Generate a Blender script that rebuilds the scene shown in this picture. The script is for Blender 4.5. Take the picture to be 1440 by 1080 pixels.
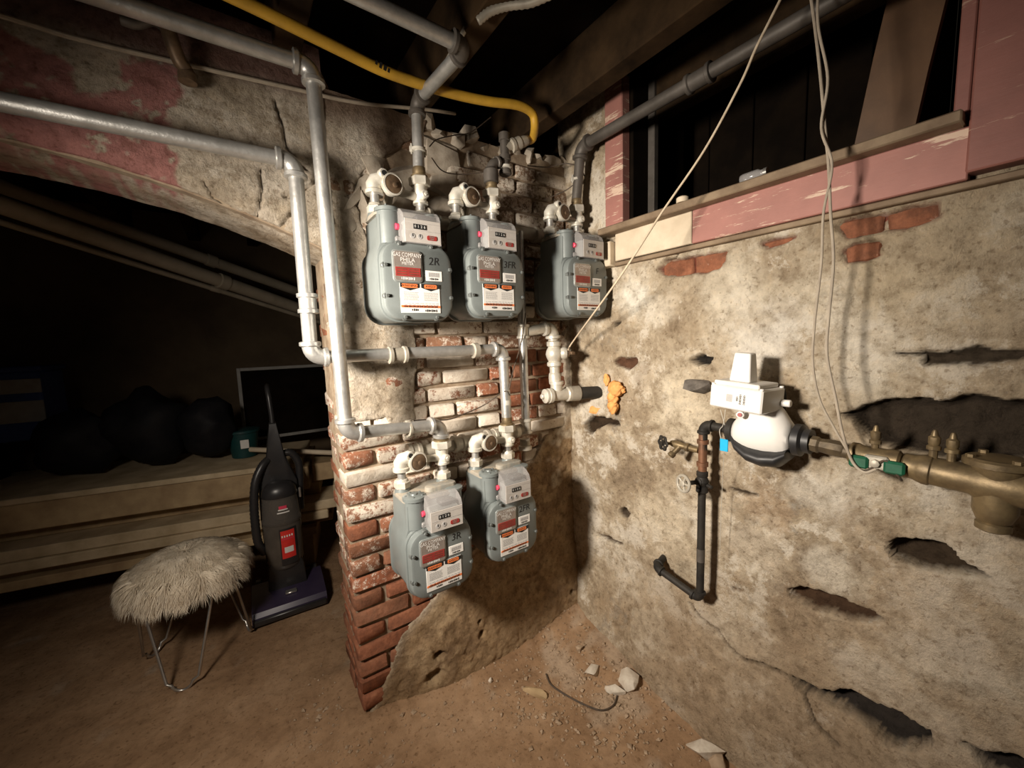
import bpy, bmesh, math, random
import numpy as np
from mathutils import Vector, Matrix

for o in list(bpy.data.objects): bpy.data.objects.remove(o)
scene = bpy.context.scene
COL = scene.collection
PI = math.pi
rng = random.Random(7)

# ------------------------------------------------------------------ camera
F = 557.05; CAM = np.array([0.0, 0.0, 1.5])
yaw, pit, rol = [math.radians(a) for a in (34.813, 6.069, 1.841)]
_f = np.array([math.sin(yaw)*math.cos(pit), math.cos(yaw)*math.cos(pit), -math.sin(pit)])
_r = np.array([math.cos(yaw), -math.sin(yaw), 0.0]); _d = np.cross(_f, _r)
MR = np.array([math.cos(rol)*_r + math.sin(rol)*_d, -math.sin(rol)*_r + math.cos(rol)*_d, _f])
cd = bpy.data.cameras.new('camera'); cam = bpy.data.objects.new('camera', cd); COL.objects.link(cam)
cd.sensor_fit = 'HORIZONTAL'; cd.sensor_width = 36.0; cd.lens = F/1440*36; cd.clip_start = 0.02
m = Matrix.Identity(4)
for i in range(3):
    m[i][0] = MR[0][i]; m[i][1] = -MR[1][i]; m[i][2] = -MR[2][i]; m[i][3] = CAM[i]
cam.matrix_world = m
scene.camera = cam

# ------------------------------------------------------------------ world, light, exposure
w = bpy.data.worlds.new('world'); scene.world = w; w.use_nodes = True
w.node_tree.nodes['Background'].inputs[0].default_value = (1.0, 0.82, 0.62, 1)
w.node_tree.nodes['Background'].inputs[1].default_value = 0.010
def spot(name, loc, target, power, size, blend, color, radius):
    ld = bpy.data.lights.new(name, 'SPOT'); lo = bpy.data.objects.new(name, ld); COL.objects.link(lo)
    ld.energy = power; ld.spot_size = math.radians(size); ld.spot_blend = blend; ld.color = color; ld.shadow_soft_size = radius
    lo.location = loc
    lo.rotation_euler = (Vector(target)-Vector(loc)).to_track_quat('-Z', 'Y').to_euler()
    return lo
spot('work_light', (-0.66, 0.80, 1.72), (1.32, 1.26, 1.22), 238, 90, 1.0, (1.0, 0.895, 0.77), 0.12)      # hand-held work light: beam
spot('work_light_spill', (-0.66, 0.80, 1.72), (0.88, 1.40, 0.78), 98, 154, 1.0, (1.0, 0.885, 0.755), 0.12)   # and the wide spill of the same lamp
vs = scene.view_settings
vs.view_transform = 'Standard'; vs.look = 'None'; vs.gamma = 1.0; vs.exposure = 0.0; vs.use_curve_mapping = False

# ------------------------------------------------------------------ pixel -> world helpers (real planes of the place)
def ray(u, v): return MR.T @ np.array([(u-720)/F, (v-540)/F, 1.0])
def onY(u, v, Y): d = ray(u, v); return CAM + d*(Y-CAM[1])/d[1]
def onX(u, v, X): d = ray(u, v); return CAM + d*(X-CAM[0])/d[0]
def onZ(u, v, Z): d = ray(u, v); return CAM + d*(Z-CAM[2])/d[2]
def at(u, v, dist): return CAM + ray(u, v)*dist
WA, WB = 1.543, 1.451       # plane of the meter wall (y) and of the right wall (x)

# ------------------------------------------------------------------ materials
def ramp(nt, fac, stops):
    r = nt.nodes.new('ShaderNodeValToRGB'); e = r.color_ramp.elements
    while len(e) < len(stops): e.new(0.5)
    for k, (p, c) in enumerate(stops): e[k].position = p; e[k].color = (*c, 1)
    nt.links.new(fac, r.inputs[0]); return r.outputs[0]
def noise(nt, scale, detail=6, rough=0.6, coord='Object', dist=0.0):
    tc = nt.nodes.new('ShaderNodeTexCoord'); n = nt.nodes.new('ShaderNodeTexNoise')
    n.inputs['Scale'].default_value = scale; n.inputs['Detail'].default_value = detail
    n.inputs['Roughness'].default_value = rough; n.inputs['Distortion'].default_value = dist
    nt.links.new(tc.outputs[coord], n.inputs['Vector']); return n.outputs['Fac']
def mixc(nt, fac, a, b, mode='MIX'):
    mx = nt.nodes.new('ShaderNodeMix'); mx.data_type = 'RGBA'; mx.blend_type = mode
    for s, v in ((mx.inputs[0], fac), (mx.inputs[6], a), (mx.inputs[7], b)):
        if hasattr(v, 'links'): nt.links.new(v, s)
        elif isinstance(v, (int, float)): s.default_value = v
        else: s.default_value = (*v, 1)
    return mx.outputs[2]
def bump(nt, bs, h, strength=0.4, dist=0.01):
    b = nt.nodes.new('ShaderNodeBump'); b.inputs['Strength'].default_value = strength; b.inputs['Distance'].default_value = dist
    nt.links.new(h, b.inputs['Height']); nt.links.new(b.outputs[0], bs.inputs['Normal'])
def newmat(name, rough=0.6, metal=0.0):
    mt = bpy.data.materials.new(name); mt.use_nodes = True; nt = mt.node_tree
    bs = nt.nodes['Principled BSDF']; bs.inputs['Roughness'].default_value = rough; bs.inputs['Metallic'].default_value = metal
    return mt, nt, bs
def mat(name, c1, c2=None, scale=20, rough=0.6, metal=0.0, bmp=0.0, bscale=None, lo=0.35, hi=0.65, coord='Object', spec=None):
    mt, nt, bs = newmat(name, rough, metal)
    c2 = c2 or tuple(x*0.8 for x in c1)
    n = noise(nt, scale, coord=coord)
    nt.links.new(ramp(nt, n, [(lo, c1), (hi, c2)]), bs.inputs['Base Color'])
    if bmp: bump(nt, bs, noise(nt, bscale or scale*3, coord=coord), bmp, 0.004)
    if spec is not None: bs.inputs['Specular IOR Level'].default_value = spec
    return mt

MT = {}
MT['galv'] = mat('galvanized_steel', (0.62, 0.615, 0.59), (0.42, 0.415, 0.395), 16, 0.40, 0.72, 0.3, 70)
MT['galv_warm'] = mat('dusty_galvanized', (0.50, 0.46, 0.385), (0.33, 0.30, 0.245), 12, 0.5, 0.3, 0.2, 90)
MT['whitefit'] = mat('pale_zinc_fitting', (0.72, 0.69, 0.61), (0.50, 0.47, 0.40), 18, 0.38, 0.3, 0.15, 120)
MT['meter'] = mat('meter_grey_paint', (0.185, 0.208, 0.205), (0.155, 0.175, 0.172), 9, 0.36, 0.1, 0.05, 160)
MT['dustytop'] = mat('dusty_grey_paint', (0.36, 0.31, 0.24), (0.20, 0.20, 0.18), 22, 0.75, 0.0, 0.25, 120)
MT['bolt'] = mat('painted_bolt', (0.17, 0.185, 0.18), (0.11, 0.12, 0.115), 60, 0.4, 0.3)
MT['brass'] = mat('old_brass', (0.27, 0.20, 0.105), (0.13, 0.095, 0.055), 22, 0.48, 0.55, 0.15, 80)
MT['copper'] = mat('tarnished_copper', (0.28, 0.13, 0.07), (0.14, 0.08, 0.05), 18, 0.5, 0.5, 0.1)
MT['iron'] = mat('black_iron', (0.016, 0.015, 0.014), (0.035, 0.030, 0.024), 14, 0.6, 0.0, 0.3, 70, spec=0.25)
MT['greyiron'] = mat('dark_grey_pipe', (0.13, 0.115, 0.10), (0.075, 0.065, 0.055), 10, 0.55, 0.3, 0.2)
MT['plug'] = mat('brown_plug', (0.20, 0.13, 0.075), (0.10, 0.065, 0.04), 40, 0.5, 0.4)
MT['black'] = mat('black_plastic', (0.018, 0.018, 0.019), (0.028, 0.027, 0.027), 30, 0.45)
MT['white'] = mat('white_plastic', (0.78, 0.76, 0.72), (0.72, 0.70, 0.66), 6, 0.4)
MT['paper'] = mat('white_sticker', (0.80, 0.78, 0.74), (0.74, 0.72, 0.68), 30, 0.55)
MT['orange'] = mat('orange_print', (0.85, 0.22, 0.06), (0.80, 0.20, 0.06), 40, 0.6)
MT['red'] = mat('red_print', (0.33, 0.035, 0.03), (0.25, 0.03, 0.025), 40, 0.5)
MT['pinkred'] = mat('red_seal', (0.75, 0.06, 0.12), (0.65, 0.05, 0.1), 40, 0.4)
MT['ink'] = mat('black_ink', (0.012, 0.012, 0.012), (0.015, 0.015, 0.015), 40, 0.6)
MT['greyink'] = mat('grey_print', (0.42, 0.41, 0.40), (0.38, 0.37, 0.36), 40, 0.6)
MT['badge'] = mat('aluminium_badge', (0.42, 0.36, 0.31), (0.34, 0.29, 0.26), 40, 0.4, 0.5)
MT['badgerim'] = mat('badge_rim', (0.33, 0.35, 0.34), (0.28, 0.30, 0.29), 40, 0.35, 0.4)
MT['dial'] = mat('dial_plate', (0.50, 0.465, 0.43), (0.43, 0.40, 0.365), 30, 0.5)
MT['yellow'] = mat('yellow_gas_tube', (0.62, 0.36, 0.035), (0.45, 0.26, 0.03), 12, 0.5, 0, 0.1, 60)
MT['cable'] = mat('grey_cable', (0.42, 0.36, 0.28), (0.32, 0.27, 0.21), 25, 0.6)
MT['string'] = mat('dirty_string', (0.62, 0.52, 0.38), (0.48, 0.39, 0.28), 60, 0.85)
MT['darkwire'] = mat('dark_wire', (0.05, 0.04, 0.03), (0.09, 0.06, 0.04), 60, 0.6)
MT['foam'] = mat('orange_foam', (0.86, 0.44, 0.15), (0.66, 0.29, 0.08), 25, 0.8, 0, 0.5, 60)
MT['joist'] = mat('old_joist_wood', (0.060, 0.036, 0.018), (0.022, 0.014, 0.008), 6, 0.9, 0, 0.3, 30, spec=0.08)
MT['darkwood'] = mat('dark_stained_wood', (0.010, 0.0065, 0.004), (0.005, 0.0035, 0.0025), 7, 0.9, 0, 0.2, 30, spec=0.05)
MT['oldbrass'] = mat('blackened_brass', (0.14, 0.105, 0.06), (0.07, 0.052, 0.033), 18, 0.55, 0.4, 0.2, 80)
MT['board'] = mat('brown_board', (0.15, 0.082, 0.042), (0.09, 0.05, 0.027), 5, 0.7, 0, 0.2, 40)
MT['lumber'] = mat('old_lumber', (0.52, 0.38, 0.21), (0.30, 0.20, 0.105), 5, 0.75, 0, 0.3, 25)
MT['lumber2'] = mat('grey_lumber', (0.66, 0.53, 0.35), (0.42, 0.32, 0.19), 6, 0.75, 0, 0.3, 25)
MT['fur'] = mat('cream_fur', (0.86, 0.77, 0.62), (0.66, 0.56, 0.42), 25, 0.8)
MT['furdark'] = mat('fur_skin', (0.50, 0.42, 0.31), (0.36, 0.30, 0.21), 25, 0.9)
MT['chrome'] = mat('dull_chrome', (0.55, 0.53, 0.50), (0.45, 0.43, 0.40), 20, 0.3, 0.8)
MT['vacblack'] = mat('vacuum_black', (0.022, 0.021, 0.022), (0.03, 0.028, 0.028), 20, 0.35)
MT['vacpurple'] = mat('vacuum_purple', (0.03, 0.022, 0.05), (0.04, 0.03, 0.06), 12, 0.35)
MT['vactank'] = mat('smoky_tank', (0.10, 0.085, 0.07), (0.07, 0.06, 0.05), 8, 0.15)
MT['vacred'] = mat('vacuum_red_label', (0.75, 0.04, 0.03), (0.62, 0.03, 0.025), 20, 0.45)
MT['bag'] = mat('black_bag', (0.010, 0.010, 0.012), (0.016, 0.015, 0.016), 12, 0.6, 0, 0.5, 30, spec=0.12)
MT['blue'] = mat('blue_plastic', (0.03, 0.06, 0.22), (0.025, 0.05, 0.18), 12, 0.5)
MT['teal'] = mat('teal_plastic', (0.006, 0.055, 0.055), (0.005, 0.04, 0.04), 12, 0.5)
MT['bluetag'] = mat('blue_tag', (0.0, 0.42, 0.78), (0.0, 0.38, 0.72), 60, 0.6)
MT['green'] = mat('green_handle', (0.01, 0.11, 0.055), (0.008, 0.08, 0.04), 40, 0.5)
MT['greybar'] = mat('grey_paint', (0.30, 0.29, 0.27), (0.24, 0.23, 0.21), 20, 0.6)
MT['soil'] = mat('pale_soil_pipe', (0.46, 0.40, 0.31), (0.36, 0.31, 0.23), 8, 0.6)
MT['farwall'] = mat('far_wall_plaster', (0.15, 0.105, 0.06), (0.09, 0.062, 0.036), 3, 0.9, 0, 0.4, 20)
MT['stone'] = mat('whitewashed_stone', (0.50, 0.44, 0.36), (0.30, 0.25, 0.19), 14, 0.9, 0, 0.5, 60)
MT['darkstone'] = mat('grey_stone', (0.16, 0.14, 0.12), (0.07, 0.06, 0.05), 30, 0.85, 0, 0.6, 70)
MT['plasterchunk'] = mat('plaster_chunk', (0.70, 0.64, 0.54), (0.50, 0.42, 0.33), 20, 0.9, 0, 0.4, 60)
MT['gravel'] = mat('gravel_bits', (0.42, 0.31, 0.21), (0.26, 0.18, 0.11), 12, 0.9)
MT['cream'] = mat('cream_paint', (0.66, 0.56, 0.42), (0.52, 0.43, 0.31), 9, 0.65, 0, 0.2, 60)
MT['mortar'] = mat('mortar', (0.36, 0.285, 0.20), (0.20, 0.14, 0.09), 18, 0.95, 0, 0.5, 80)

def wood_paint(name, paint, under, amt=0.52):
    mt, nt, bs = newmat(name, 0.62)
    tc = nt.nodes.new('ShaderNodeTexCoord'); mp = nt.nodes.new('ShaderNodeMapping'); mp.inputs['Scale'].default_value = (6, 3, 26)
    n = nt.nodes.new('ShaderNodeTexNoise'); n.inputs['Scale'].default_value = 1.6; n.inputs['Detail'].default_value = 8; n.inputs['Roughness'].default_value = 0.7
    nt.links.new(tc.outputs['Object'], mp.inputs[0]); nt.links.new(mp.outputs[0], n.inputs['Vector'])
    chip = ramp(nt, n.outputs['Fac'], [(amt+0.12, (0, 0, 0)), (amt+0.16, (1, 1, 1))])
    n2 = noise(nt, 5, 5)
    base = ramp(nt, n2, [(0.35, paint), (0.7, tuple(x*0.72 for x in paint))])
    nt.links.new(mixc(nt, chip, base, under), bs.inputs['Base Color'])
    bump(nt, bs, n.outputs['Fac'], 0.25, 0.004); return mt
MT['pink'] = wood_paint('flaking_pink_paint', (0.37, 0.165, 0.135), (0.62, 0.46, 0.35), 0.44)
MT['pinkdark'] = wood_paint('worn_maroon_paint', (0.26, 0.105, 0.085), (0.42, 0.27, 0.2), 0.5)
MT['sillwood'] = mat('weathered_sill', (0.26, 0.19, 0.12), (0.15, 0.10, 0.06), 9, 0.75, 0, 0.3, 40)

def wall_mat(name, stops, scale=3.2, fine=0.35, crust=None, rel=0.016):
    """patchy plaster: noise mottling, finer grain, and a 'tint' attribute holding the wall's own paint and stain colours, plus some painted light falloff"""
    mt, nt, bs = newmat(name, 0.92)
    bs.inputs['Specular IOR Level'].default_value = 0.2
    n1 = noise(nt, scale, 10, 0.68, 'Object', 0.15)
    base = ramp(nt, n1, stops)
    n2 = noise(nt, 26, 8, 0.7)
    g = ramp(nt, n2, [(0.32, (0.50, 0.45, 0.39)), (0.5, (1, 1, 1)), (0.66, (1.25, 1.23, 1.2))])
    base = mixc(nt, fine*2, base, g, 'MULTIPLY')
    if crust:
        c1 = noise(nt, 6.5, 15, 0.78, 'Object', 0.15)
        base = mixc(nt, ramp(nt, c1, [(0.53, (0, 0, 0)), (0.585, (0.85, 0.85, 0.85))]), base, crust)
        c2 = noise(nt, 4.6, 15, 0.80, 'Object', 0.1)
        base = mixc(nt, ramp(nt, c2, [(0.37, (0.75, 0.75, 0.75)), (0.43, (0, 0, 0))]), base, tuple(x*0.42 for x in crust))
    n3 = noise(nt, 75, 3, 0.5)
    sp = ramp(nt, n3, [(0.30, (0.40, 0.33, 0.26)), (0.41, (1, 1, 1))])
    base = mixc(nt, 0.6, base, sp, 'MULTIPLY')
    at_ = nt.nodes.new('ShaderNodeAttribute'); at_.attribute_name = 'tint'
    tinted = mixc(nt, 0.5, mixc(nt, 0.75, at_.outputs['Color'], g, 'MULTIPLY'), sp, 'MULTIPLY')
    nt.links.new(mixc(nt, at_.outputs['Alpha'], base, tinted), bs.inputs['Base Color'])
    n4 = noise(nt, 40, 10, 0.75)
    bump(nt, bs, n4, 1.0 if rel > 0.01 else 0.6, rel)
    return mt
MT['wallB'] = wall_mat('right_wall_lime', [(0.30, (0.20, 0.145, 0.095)), (0.43, (0.40, 0.315, 0.215)), (0.52, (0.53, 0.44, 0.32)), (0.63, (0.74, 0.67, 0.55))], crust=(0.74, 0.67, 0.56))
MT['plaster'] = wall_mat('back_wall_plaster', [(0.30, (0.28, 0.22, 0.15)), (0.46, (0.46, 0.39, 0.30)), (0.60, (0.58, 0.51, 0.42)), (0.75, (0.66, 0.60, 0.5))], 4.0, 0.45, crust=(0.62, 0.56, 0.47))
MT['dirt'] = wall_mat('dirt_floor', [(0.30, (0.22, 0.130, 0.070)), (0.5, (0.325, 0.205, 0.117)), (0.72, (0.43, 0.29, 0.18))], 2.4, 0.22, rel=0.006)

def brick_mat():
    mt, nt, bs = newmat('whitewashed_brick', 0.9); bs.inputs['Specular IOR Level'].default_value = 0.2
    oi = nt.nodes.new('ShaderNodeObjectInfo'); sep = nt.nodes.new('ShaderNodeSeparateColor'); nt.links.new(oi.outputs['Color'], sep.inputs[0])
    geo = nt.nodes.new('ShaderNodeNewGeometry')
    def wn(scale, d=6, r=0.7):
        n = nt.nodes.new('ShaderNodeTexNoise'); n.inputs['Scale'].default_value = scale; n.inputs['Detail'].default_value = d; n.inputs['Roughness'].default_value = r
        nt.links.new(geo.outputs['Position'], n.inputs['Vector']); return n.outputs['Fac']
    red = ramp(nt, wn(22), [(0.3, (0.14, 0.052, 0.030)), (0.55, (0.29, 0.105, 0.055)), (0.75, (0.42, 0.18, 0.10))])
    drab = ramp(nt, wn(24), [(0.3, (0.13, 0.085, 0.05)), (0.7, (0.30, 0.20, 0.13))])
    base = mixc(nt, sep.outputs['Green'], red, drab)
    # whitewash coverage: threshold set per brick through the object colour's red channel
    n = wn(34, 12, 0.82)
    ad = nt.nodes.new('ShaderNodeMath'); ad.operation = 'ADD'; nt.links.new(n, ad.inputs[0]); nt.links.new(sep.outputs['Red'], ad.inputs[1])
    wash = ramp(nt, ad.outputs[0], [(0.90, (0, 0, 0)), (0.97, (1, 1, 1))])
    white = ramp(nt, wn(16), [(0.3, (0.52, 0.43, 0.34)), (0.6, (0.72, 0.65, 0.55))])
    nt.links.new(mixc(nt, wash, base, white), bs.inputs['Base Color'])
    bump(nt, bs, wn(55, 10, 0.75), 0.9, 0.007)
    return mt
MT['brick'] = brick_mat()

def clear_mat(name, tint, gloss=0.12, thru=0.7):
    mt = bpy.data.materials.new(name); mt.use_nodes = True; nt = mt.node_tree
    out = nt.nodes['Material Output']; bs = nt.nodes['Principled BSDF']
    bs.inputs['Base Color'].default_value = (*tint, 1); bs.inputs['Roughness'].default_value = gloss
    tr = nt.nodes.new('ShaderNodeBsdfTransparent'); tr.inputs[0].default_value = (0.95, 0.95, 0.95, 1)
    mx = nt.nodes.new('ShaderNodeMixShader'); mx.inputs[0].default_value = 1-thru
    nt.links.new(tr.outputs[0], mx.inputs[1]); nt.links.new(bs.outputs[0], mx.inputs[2]); nt.links.new(mx.outputs[0], out.inputs[0])
    return mt
MT['clear'] = clear_mat('clear_index_cover', (0.50, 0.48, 0.47), 0.12, 0.62)
MT['clearthin'] = clear_mat('clear_front_pane', (0.8, 0.8, 0.8), 0.05, 0.9)
MT['tankclear'] = clear_mat('smoky_clear_plastic', (0.16, 0.14, 0.12), 0.1, 0.5)

# ------------------------------------------------------------------ mesh builder
class MB:
    def __init__(s): s.v = []; s.f = []
    def add(s, vs_, fs):
        b = len(s.v); s.v += [tuple(float(c) for c in p) for p in vs_]; s.f += [tuple(b+i for i in q) for q in fs]; return s
    def box(s, x0, x1, y0, y1, z0, z1, bev=0.0, M=None, jit=0.0, rg=None):
        c = np.array([(x0+x1)/2, (y0+y1)/2, (z0+z1)/2]); h = np.array([abs(x1-x0), abs(y1-y0), abs(z1-z0)])/2
        if bev <= 0: bev = min(h)*0.04
        bev = min(bev, min(h)*0.9)
        V = []; idx = {}
        for sx in (-1, 1):
            for sy in (-1, 1):
                for sz in (-1, 1):
                    sg = np.array([sx, sy, sz])
                    for a in range(3):
                        p = sg*(h-bev); p[a] = sg[a]*h[a]
                        if jit: p = p + np.array([rg.uniform(-jit, jit) for _ in range(3)])
                        idx[(sx, sy, sz, a)] = len(V); V.append(p)
        Fs = []
        def sgn(a, sa, b, sb, cc, sc):
            t = [0, 0, 0]; t[a] = sa; t[b] = sb; t[cc] = sc; return tuple(t)
        for a in range(3):
            b, cc = (a+1) % 3, (a+2) % 3
            for sa in (-1, 1):
                q = [idx[sgn(a, sa, b, i, cc, j)+(a,)] for i, j in ((-1, -1), (1, -1), (1, 1), (-1, 1))]
                Fs.append(q if sa > 0 else q[::-1])
        for a in range(3):
            b, cc = (a+1) % 3, (a+2) % 3
            for sa in (-1, 1):
                for sb in (-1, 1):
                    q = [idx[sgn(a, sa, b, sb, cc, -1)+(a,)], idx[sgn(a, sa, b, sb, cc, 1)+(a,)], idx[sgn(a, sa, b, sb, cc, 1)+(b,)], idx[sgn(a, sa, b, sb, cc, -1)+(b,)]]
                    Fs.append(q if sa*sb < 0 else q[::-1])
        for sx in (-1, 1):
            for sy in (-1, 1):
                for sz in (-1, 1):
                    q = [idx[(sx, sy, sz, a)] for a in range(3)]
                    Fs.append(q if sx*sy*sz > 0 else q[::-1])
        V = [c+p for p in V]
        if M is not None: V = [np.array(M @ Vector(p)) for p in V]
        return s.add(V, Fs)
    def tube(s, pts, r, n=12, caps=True, closed=False):
        P = [np.array(p, float) for p in pts]; k = len(P)
        R_ = r if isinstance(r, (list, tuple)) else [r]*k
        T = []
        for i in range(k):
            if closed: t = P[(i+1) % k]-P[i-1]
            else: t = P[min(i+1, k-1)]-P[max(i-1, 0)]
            T.append(t/(np.linalg.norm(t)+1e-12))
        up = np.array([0, 0, 1.0]) if abs(T[0][2]) < 0.9 else np.array([1.0, 0, 0])
        nrm = np.cross(T[0], up); nrm /= np.linalg.norm(nrm)
        V = []
        for i in range(k):
            nrm = nrm - T[i]*np.dot(nrm, T[i]); nrm /= (np.linalg.norm(nrm)+1e-12); bn = np.cross(T[i], nrm)
            for j in range(n):
                a = 2*PI*j/n; V.append(P[i]+R_[i]*(math.cos(a)*nrm+math.sin(a)*bn))
        Fs = []
        for i in range(k if closed else k-1):
            i2 = (i+1) % k
            for j in range(n): Fs.append((i*n+j, i*n+(j+1) % n, i2*n+(j+1) % n, i2*n+j))
        if caps and not closed:
            Fs.append(tuple(range(n))[::-1]); Fs.append(tuple((k-1)*n+j for j in range(n)))
        return s.add(V, Fs)
    def lathe(s, prof, o, axis, n=16, ph=0.0):
        """prof: (radius, height) pairs along axis from o"""
        ax = np.array(axis, float); ax /= np.linalg.norm(ax)
        up = np.array([0, 0, 1.0]) if abs(ax[2]) < 0.9 else np.array([1.0, 0, 0])
        e1 = np.cross(up, ax); e1 /= np.linalg.norm(e1); e2 = np.cross(ax, e1); o = np.array(o, float)
        V = []; Fs = []
        for r, h in prof:
            for j in range(n):
                a = 2*PI*j/n+ph; V.append(o+ax*h+max(r, 1e-5)*(math.cos(a)*e1+math.sin(a)*e2))
        for i in range(len(prof)-1):
            for j in range(n): Fs.append((i*n+j, i*n+(j+1) % n, (i+1)*n+(j+1) % n, (i+1)*n+j))
        Fs.append(tuple(range(n))[::-1]); Fs.append(tuple((len(prof)-1)*n+j for j in range(n)))
        return s.add(V, Fs)
    def hexnut(s, o, axis, r, h, ph=0.0, n=6):
        return s.lathe([(r*0.9, 0), (r, h*0.12), (r, h*0.88), (r*0.9, h)], o, axis, n, ph)
    def prism(s, poly, o, ux, uy, dep, bev=0.0):
        """closed outline extruded along dep; the face at o may be bevelled"""
        o, ux, uy, dep = [np.array(t, float) for t in (o, ux, uy, dep)]
        P = np.array(poly, float); n = len(P); L = np.linalg.norm(dep); dn = dep/L
        rings = []
        if bev > 0:
            c = P.mean(0)
            d = P-c; rr = np.linalg.norm(d, axis=1, keepdims=True)
            rings.append((c+d*(1-bev/rr), 0)); rings.append((c+d*(1-bev*0.3/rr), bev*0.3)); rings.append((P, bev)); rings.append((P, L))
        else: rings = [(P, 0), (P, L)]
        V = []
        for Q, h in rings:
            for x, y in Q: V.append(o+ux*x+uy*y+dn*h)
        k = len(rings); Fs = []
        for i in range(k-1):
            for j in range(n): Fs.append((i*n+j, (i+1)*n+j, (i+1)*n+(j+1) % n, i*n+(j+1) % n))
        Fs.append(tuple(range(n))); Fs.append(tuple((k-1)*n+j for j in range(n))[::-1])
        return s.add(V, Fs)

def shade(me, ang=38):
    me.polygons.foreach_set('use_smooth', [True]*len(me.polygons))
    me.set_sharp_from_angle(angle=math.radians(ang))
ORG = {}
def build(mb, name, mt, parent=None, ang=38, fix=True, local=False):
    """one mesh object; coordinates are world coordinates (local=True: coordinates of the thing's own frame)"""
    o0 = np.zeros(3) if (parent is None or local) else ORG.get(parent.as_pointer(), np.zeros(3))
    me = bpy.data.meshes.new(name)
    me.from_pydata([(x-o0[0], y-o0[1], z-o0[2]) for x, y, z in mb.v], [], mb.f)
    if fix:
        bm = bmesh.new(); bm.from_mesh(me); bmesh.ops.recalc_face_normals(bm, faces=bm.faces); bm.to_mesh(me); bm.free()
    me.materials.append(MT[mt] if isinstance(mt, str) else mt); shade(me, ang)
    o = bpy.data.objects.new(name, me); COL.objects.link(o)
    if parent is not None: o.parent = parent; ORG[o.as_pointer()] = o0
    return o
def tag(o, label=None, cat=None, group=None, kind=None):
    for k, v in (('label', label), ('category', cat), ('group', group), ('kind', kind)):
        if v: o[k] = v
    return o
def thing(name, label, cat, loc=(0, 0, 0), rz=0, group=None, kind=None):
    e = bpy.data.objects.new(name, None); COL.objects.link(e); e.empty_display_size = 0.05
    e.location = loc; e.rotation_euler = (0, 0, rz); ORG[e.as_pointer()] = np.array(loc, float)
    return tag(e, label, cat, group, kind)
def copy_tree(o, parent=None):
    c = o.copy(); COL.objects.link(c); c.parent = parent
    for ch in list(o.children): copy_tree(ch, c)
    return c
def rrect(wd, ht, r, n=5, cx=0.0, cy=0.0):
    P = []
    for (sx, sy, a0) in ((1, 1, 0), (-1, 1, 90), (-1, -1, 180), (1, -1, 270)):
        for k in range(n+1):
            a = math.radians(a0+90*k/n); P.append((cx+sx*(wd/2-r)+r*math.cos(a), cy+sy*(ht/2-r)+r*math.sin(a)))
    return P
_tc = {}
def text_v(txt, size):
    """flat lettering outline as vertices and faces, centred"""
    if (txt, size) not in _tc:
        cu = bpy.data.curves.new('lettering', 'FONT'); cu.body = txt; cu.size = size; cu.align_x = 'CENTER'; cu.align_y = 'CENTER'; cu.resolution_u = 2
        ob = bpy.data.objects.new('lettering', cu); me = bpy.data.meshes.new_from_object(ob)
        _tc[(txt, size)] = ([tuple(v.co) for v in me.vertices], [tuple(p.vertices) for p in me.polygons])
        bpy.data.objects.remove(ob); bpy.data.curves.remove(cu); bpy.data.meshes.remove(me)
    return _tc[(txt, size)]
def put_text(mb, txt, size, o, ux, uy, sx=1.0):
    V, Fs = text_v(txt, size); o, ux, uy = [np.array(t, float) for t in (o, ux, uy)]
    mb.add([o+ux*v[0]*sx+uy*v[1] for v in V], Fs); return mb

def put_marks(mb, n, size, o, ux, uy, sx=1.0):
    """a line of print too small to read in the photograph: n short strokes"""
    o, ux, uy = [np.array(t, float) for t in (o, ux, uy)]; wd = size*0.58*sx
    for k in range(n):
        x0 = (k-n/2)*wd; h_ = size*(0.30+0.06*((k*5) % 3)); w2 = wd*(0.55+0.1*(k % 3))
        mb.add([o+ux*x0-uy*h_, o+ux*(x0+w2)-uy*h_, o+ux*(x0+w2)+uy*h_, o+ux*x0+uy*h_], [(0, 1, 2, 3)])
    return mb

# smooth lattice noise
def vnoise(x, y, seed=0):
    x = np.asarray(x, float); y = np.asarray(y, float)
    xi = np.floor(x).astype(np.int64); yi = np.floor(y).astype(np.int64); xf = x-xi; yf = y-yi
    def h(a, b):
        n = (a*374761393+b*668265263+seed*974711) & 0x7fffffff
        n = ((n ^ (n >> 13))*1274126177) & 0x7fffffff
        return ((n ^ (n >> 16)) & 0xffff)/65535.0
    u = xf*xf*(3-2*xf); v = yf*yf*(3-2*yf)
    return (h(xi, yi)*(1-u)+h(xi+1, yi)*u)*(1-v)+(h(xi, yi+1)*(1-u)+h(xi+1, yi+1)*u)*v
def fbm(x, y, seed=0, oct=4):
    t = 0; a = 0.5; s = 0
    for k in range(oct): t = t+a*vnoise(x*2**k, y*2**k, seed+k*17); s += a; a *= 0.5
    return t/s-0.5
def sdf(X, Y, poly):
    P = np.array(poly, float); d = np.full(X.shape, 1e9); ins = np.zeros(X.shape, bool); n = len(P)
    for i in range(n):
        ax, ay = P[i]; bx, by = P[(i+1) % n]; ex, ey = bx-ax, by-ay
        t = np.clip(((X-ax)*ex+(Y-ay)*ey)/(ex*ex+ey*ey+1e-12), 0, 1)
        d = np.minimum(d, np.hypot(X-ax-t*ex, Y-ay-t*ey))
        c = ((ay > Y) != (by > Y)) & (X < (bx-ax)*(Y-ay)/(by-ay+1e-12)+ax); ins ^= c
    return np.where(ins, -d, d)
def sst(a, b, x): t = np.clip((x-a)/(b-a), 0, 1); return t*t*(3-2*t)
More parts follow.
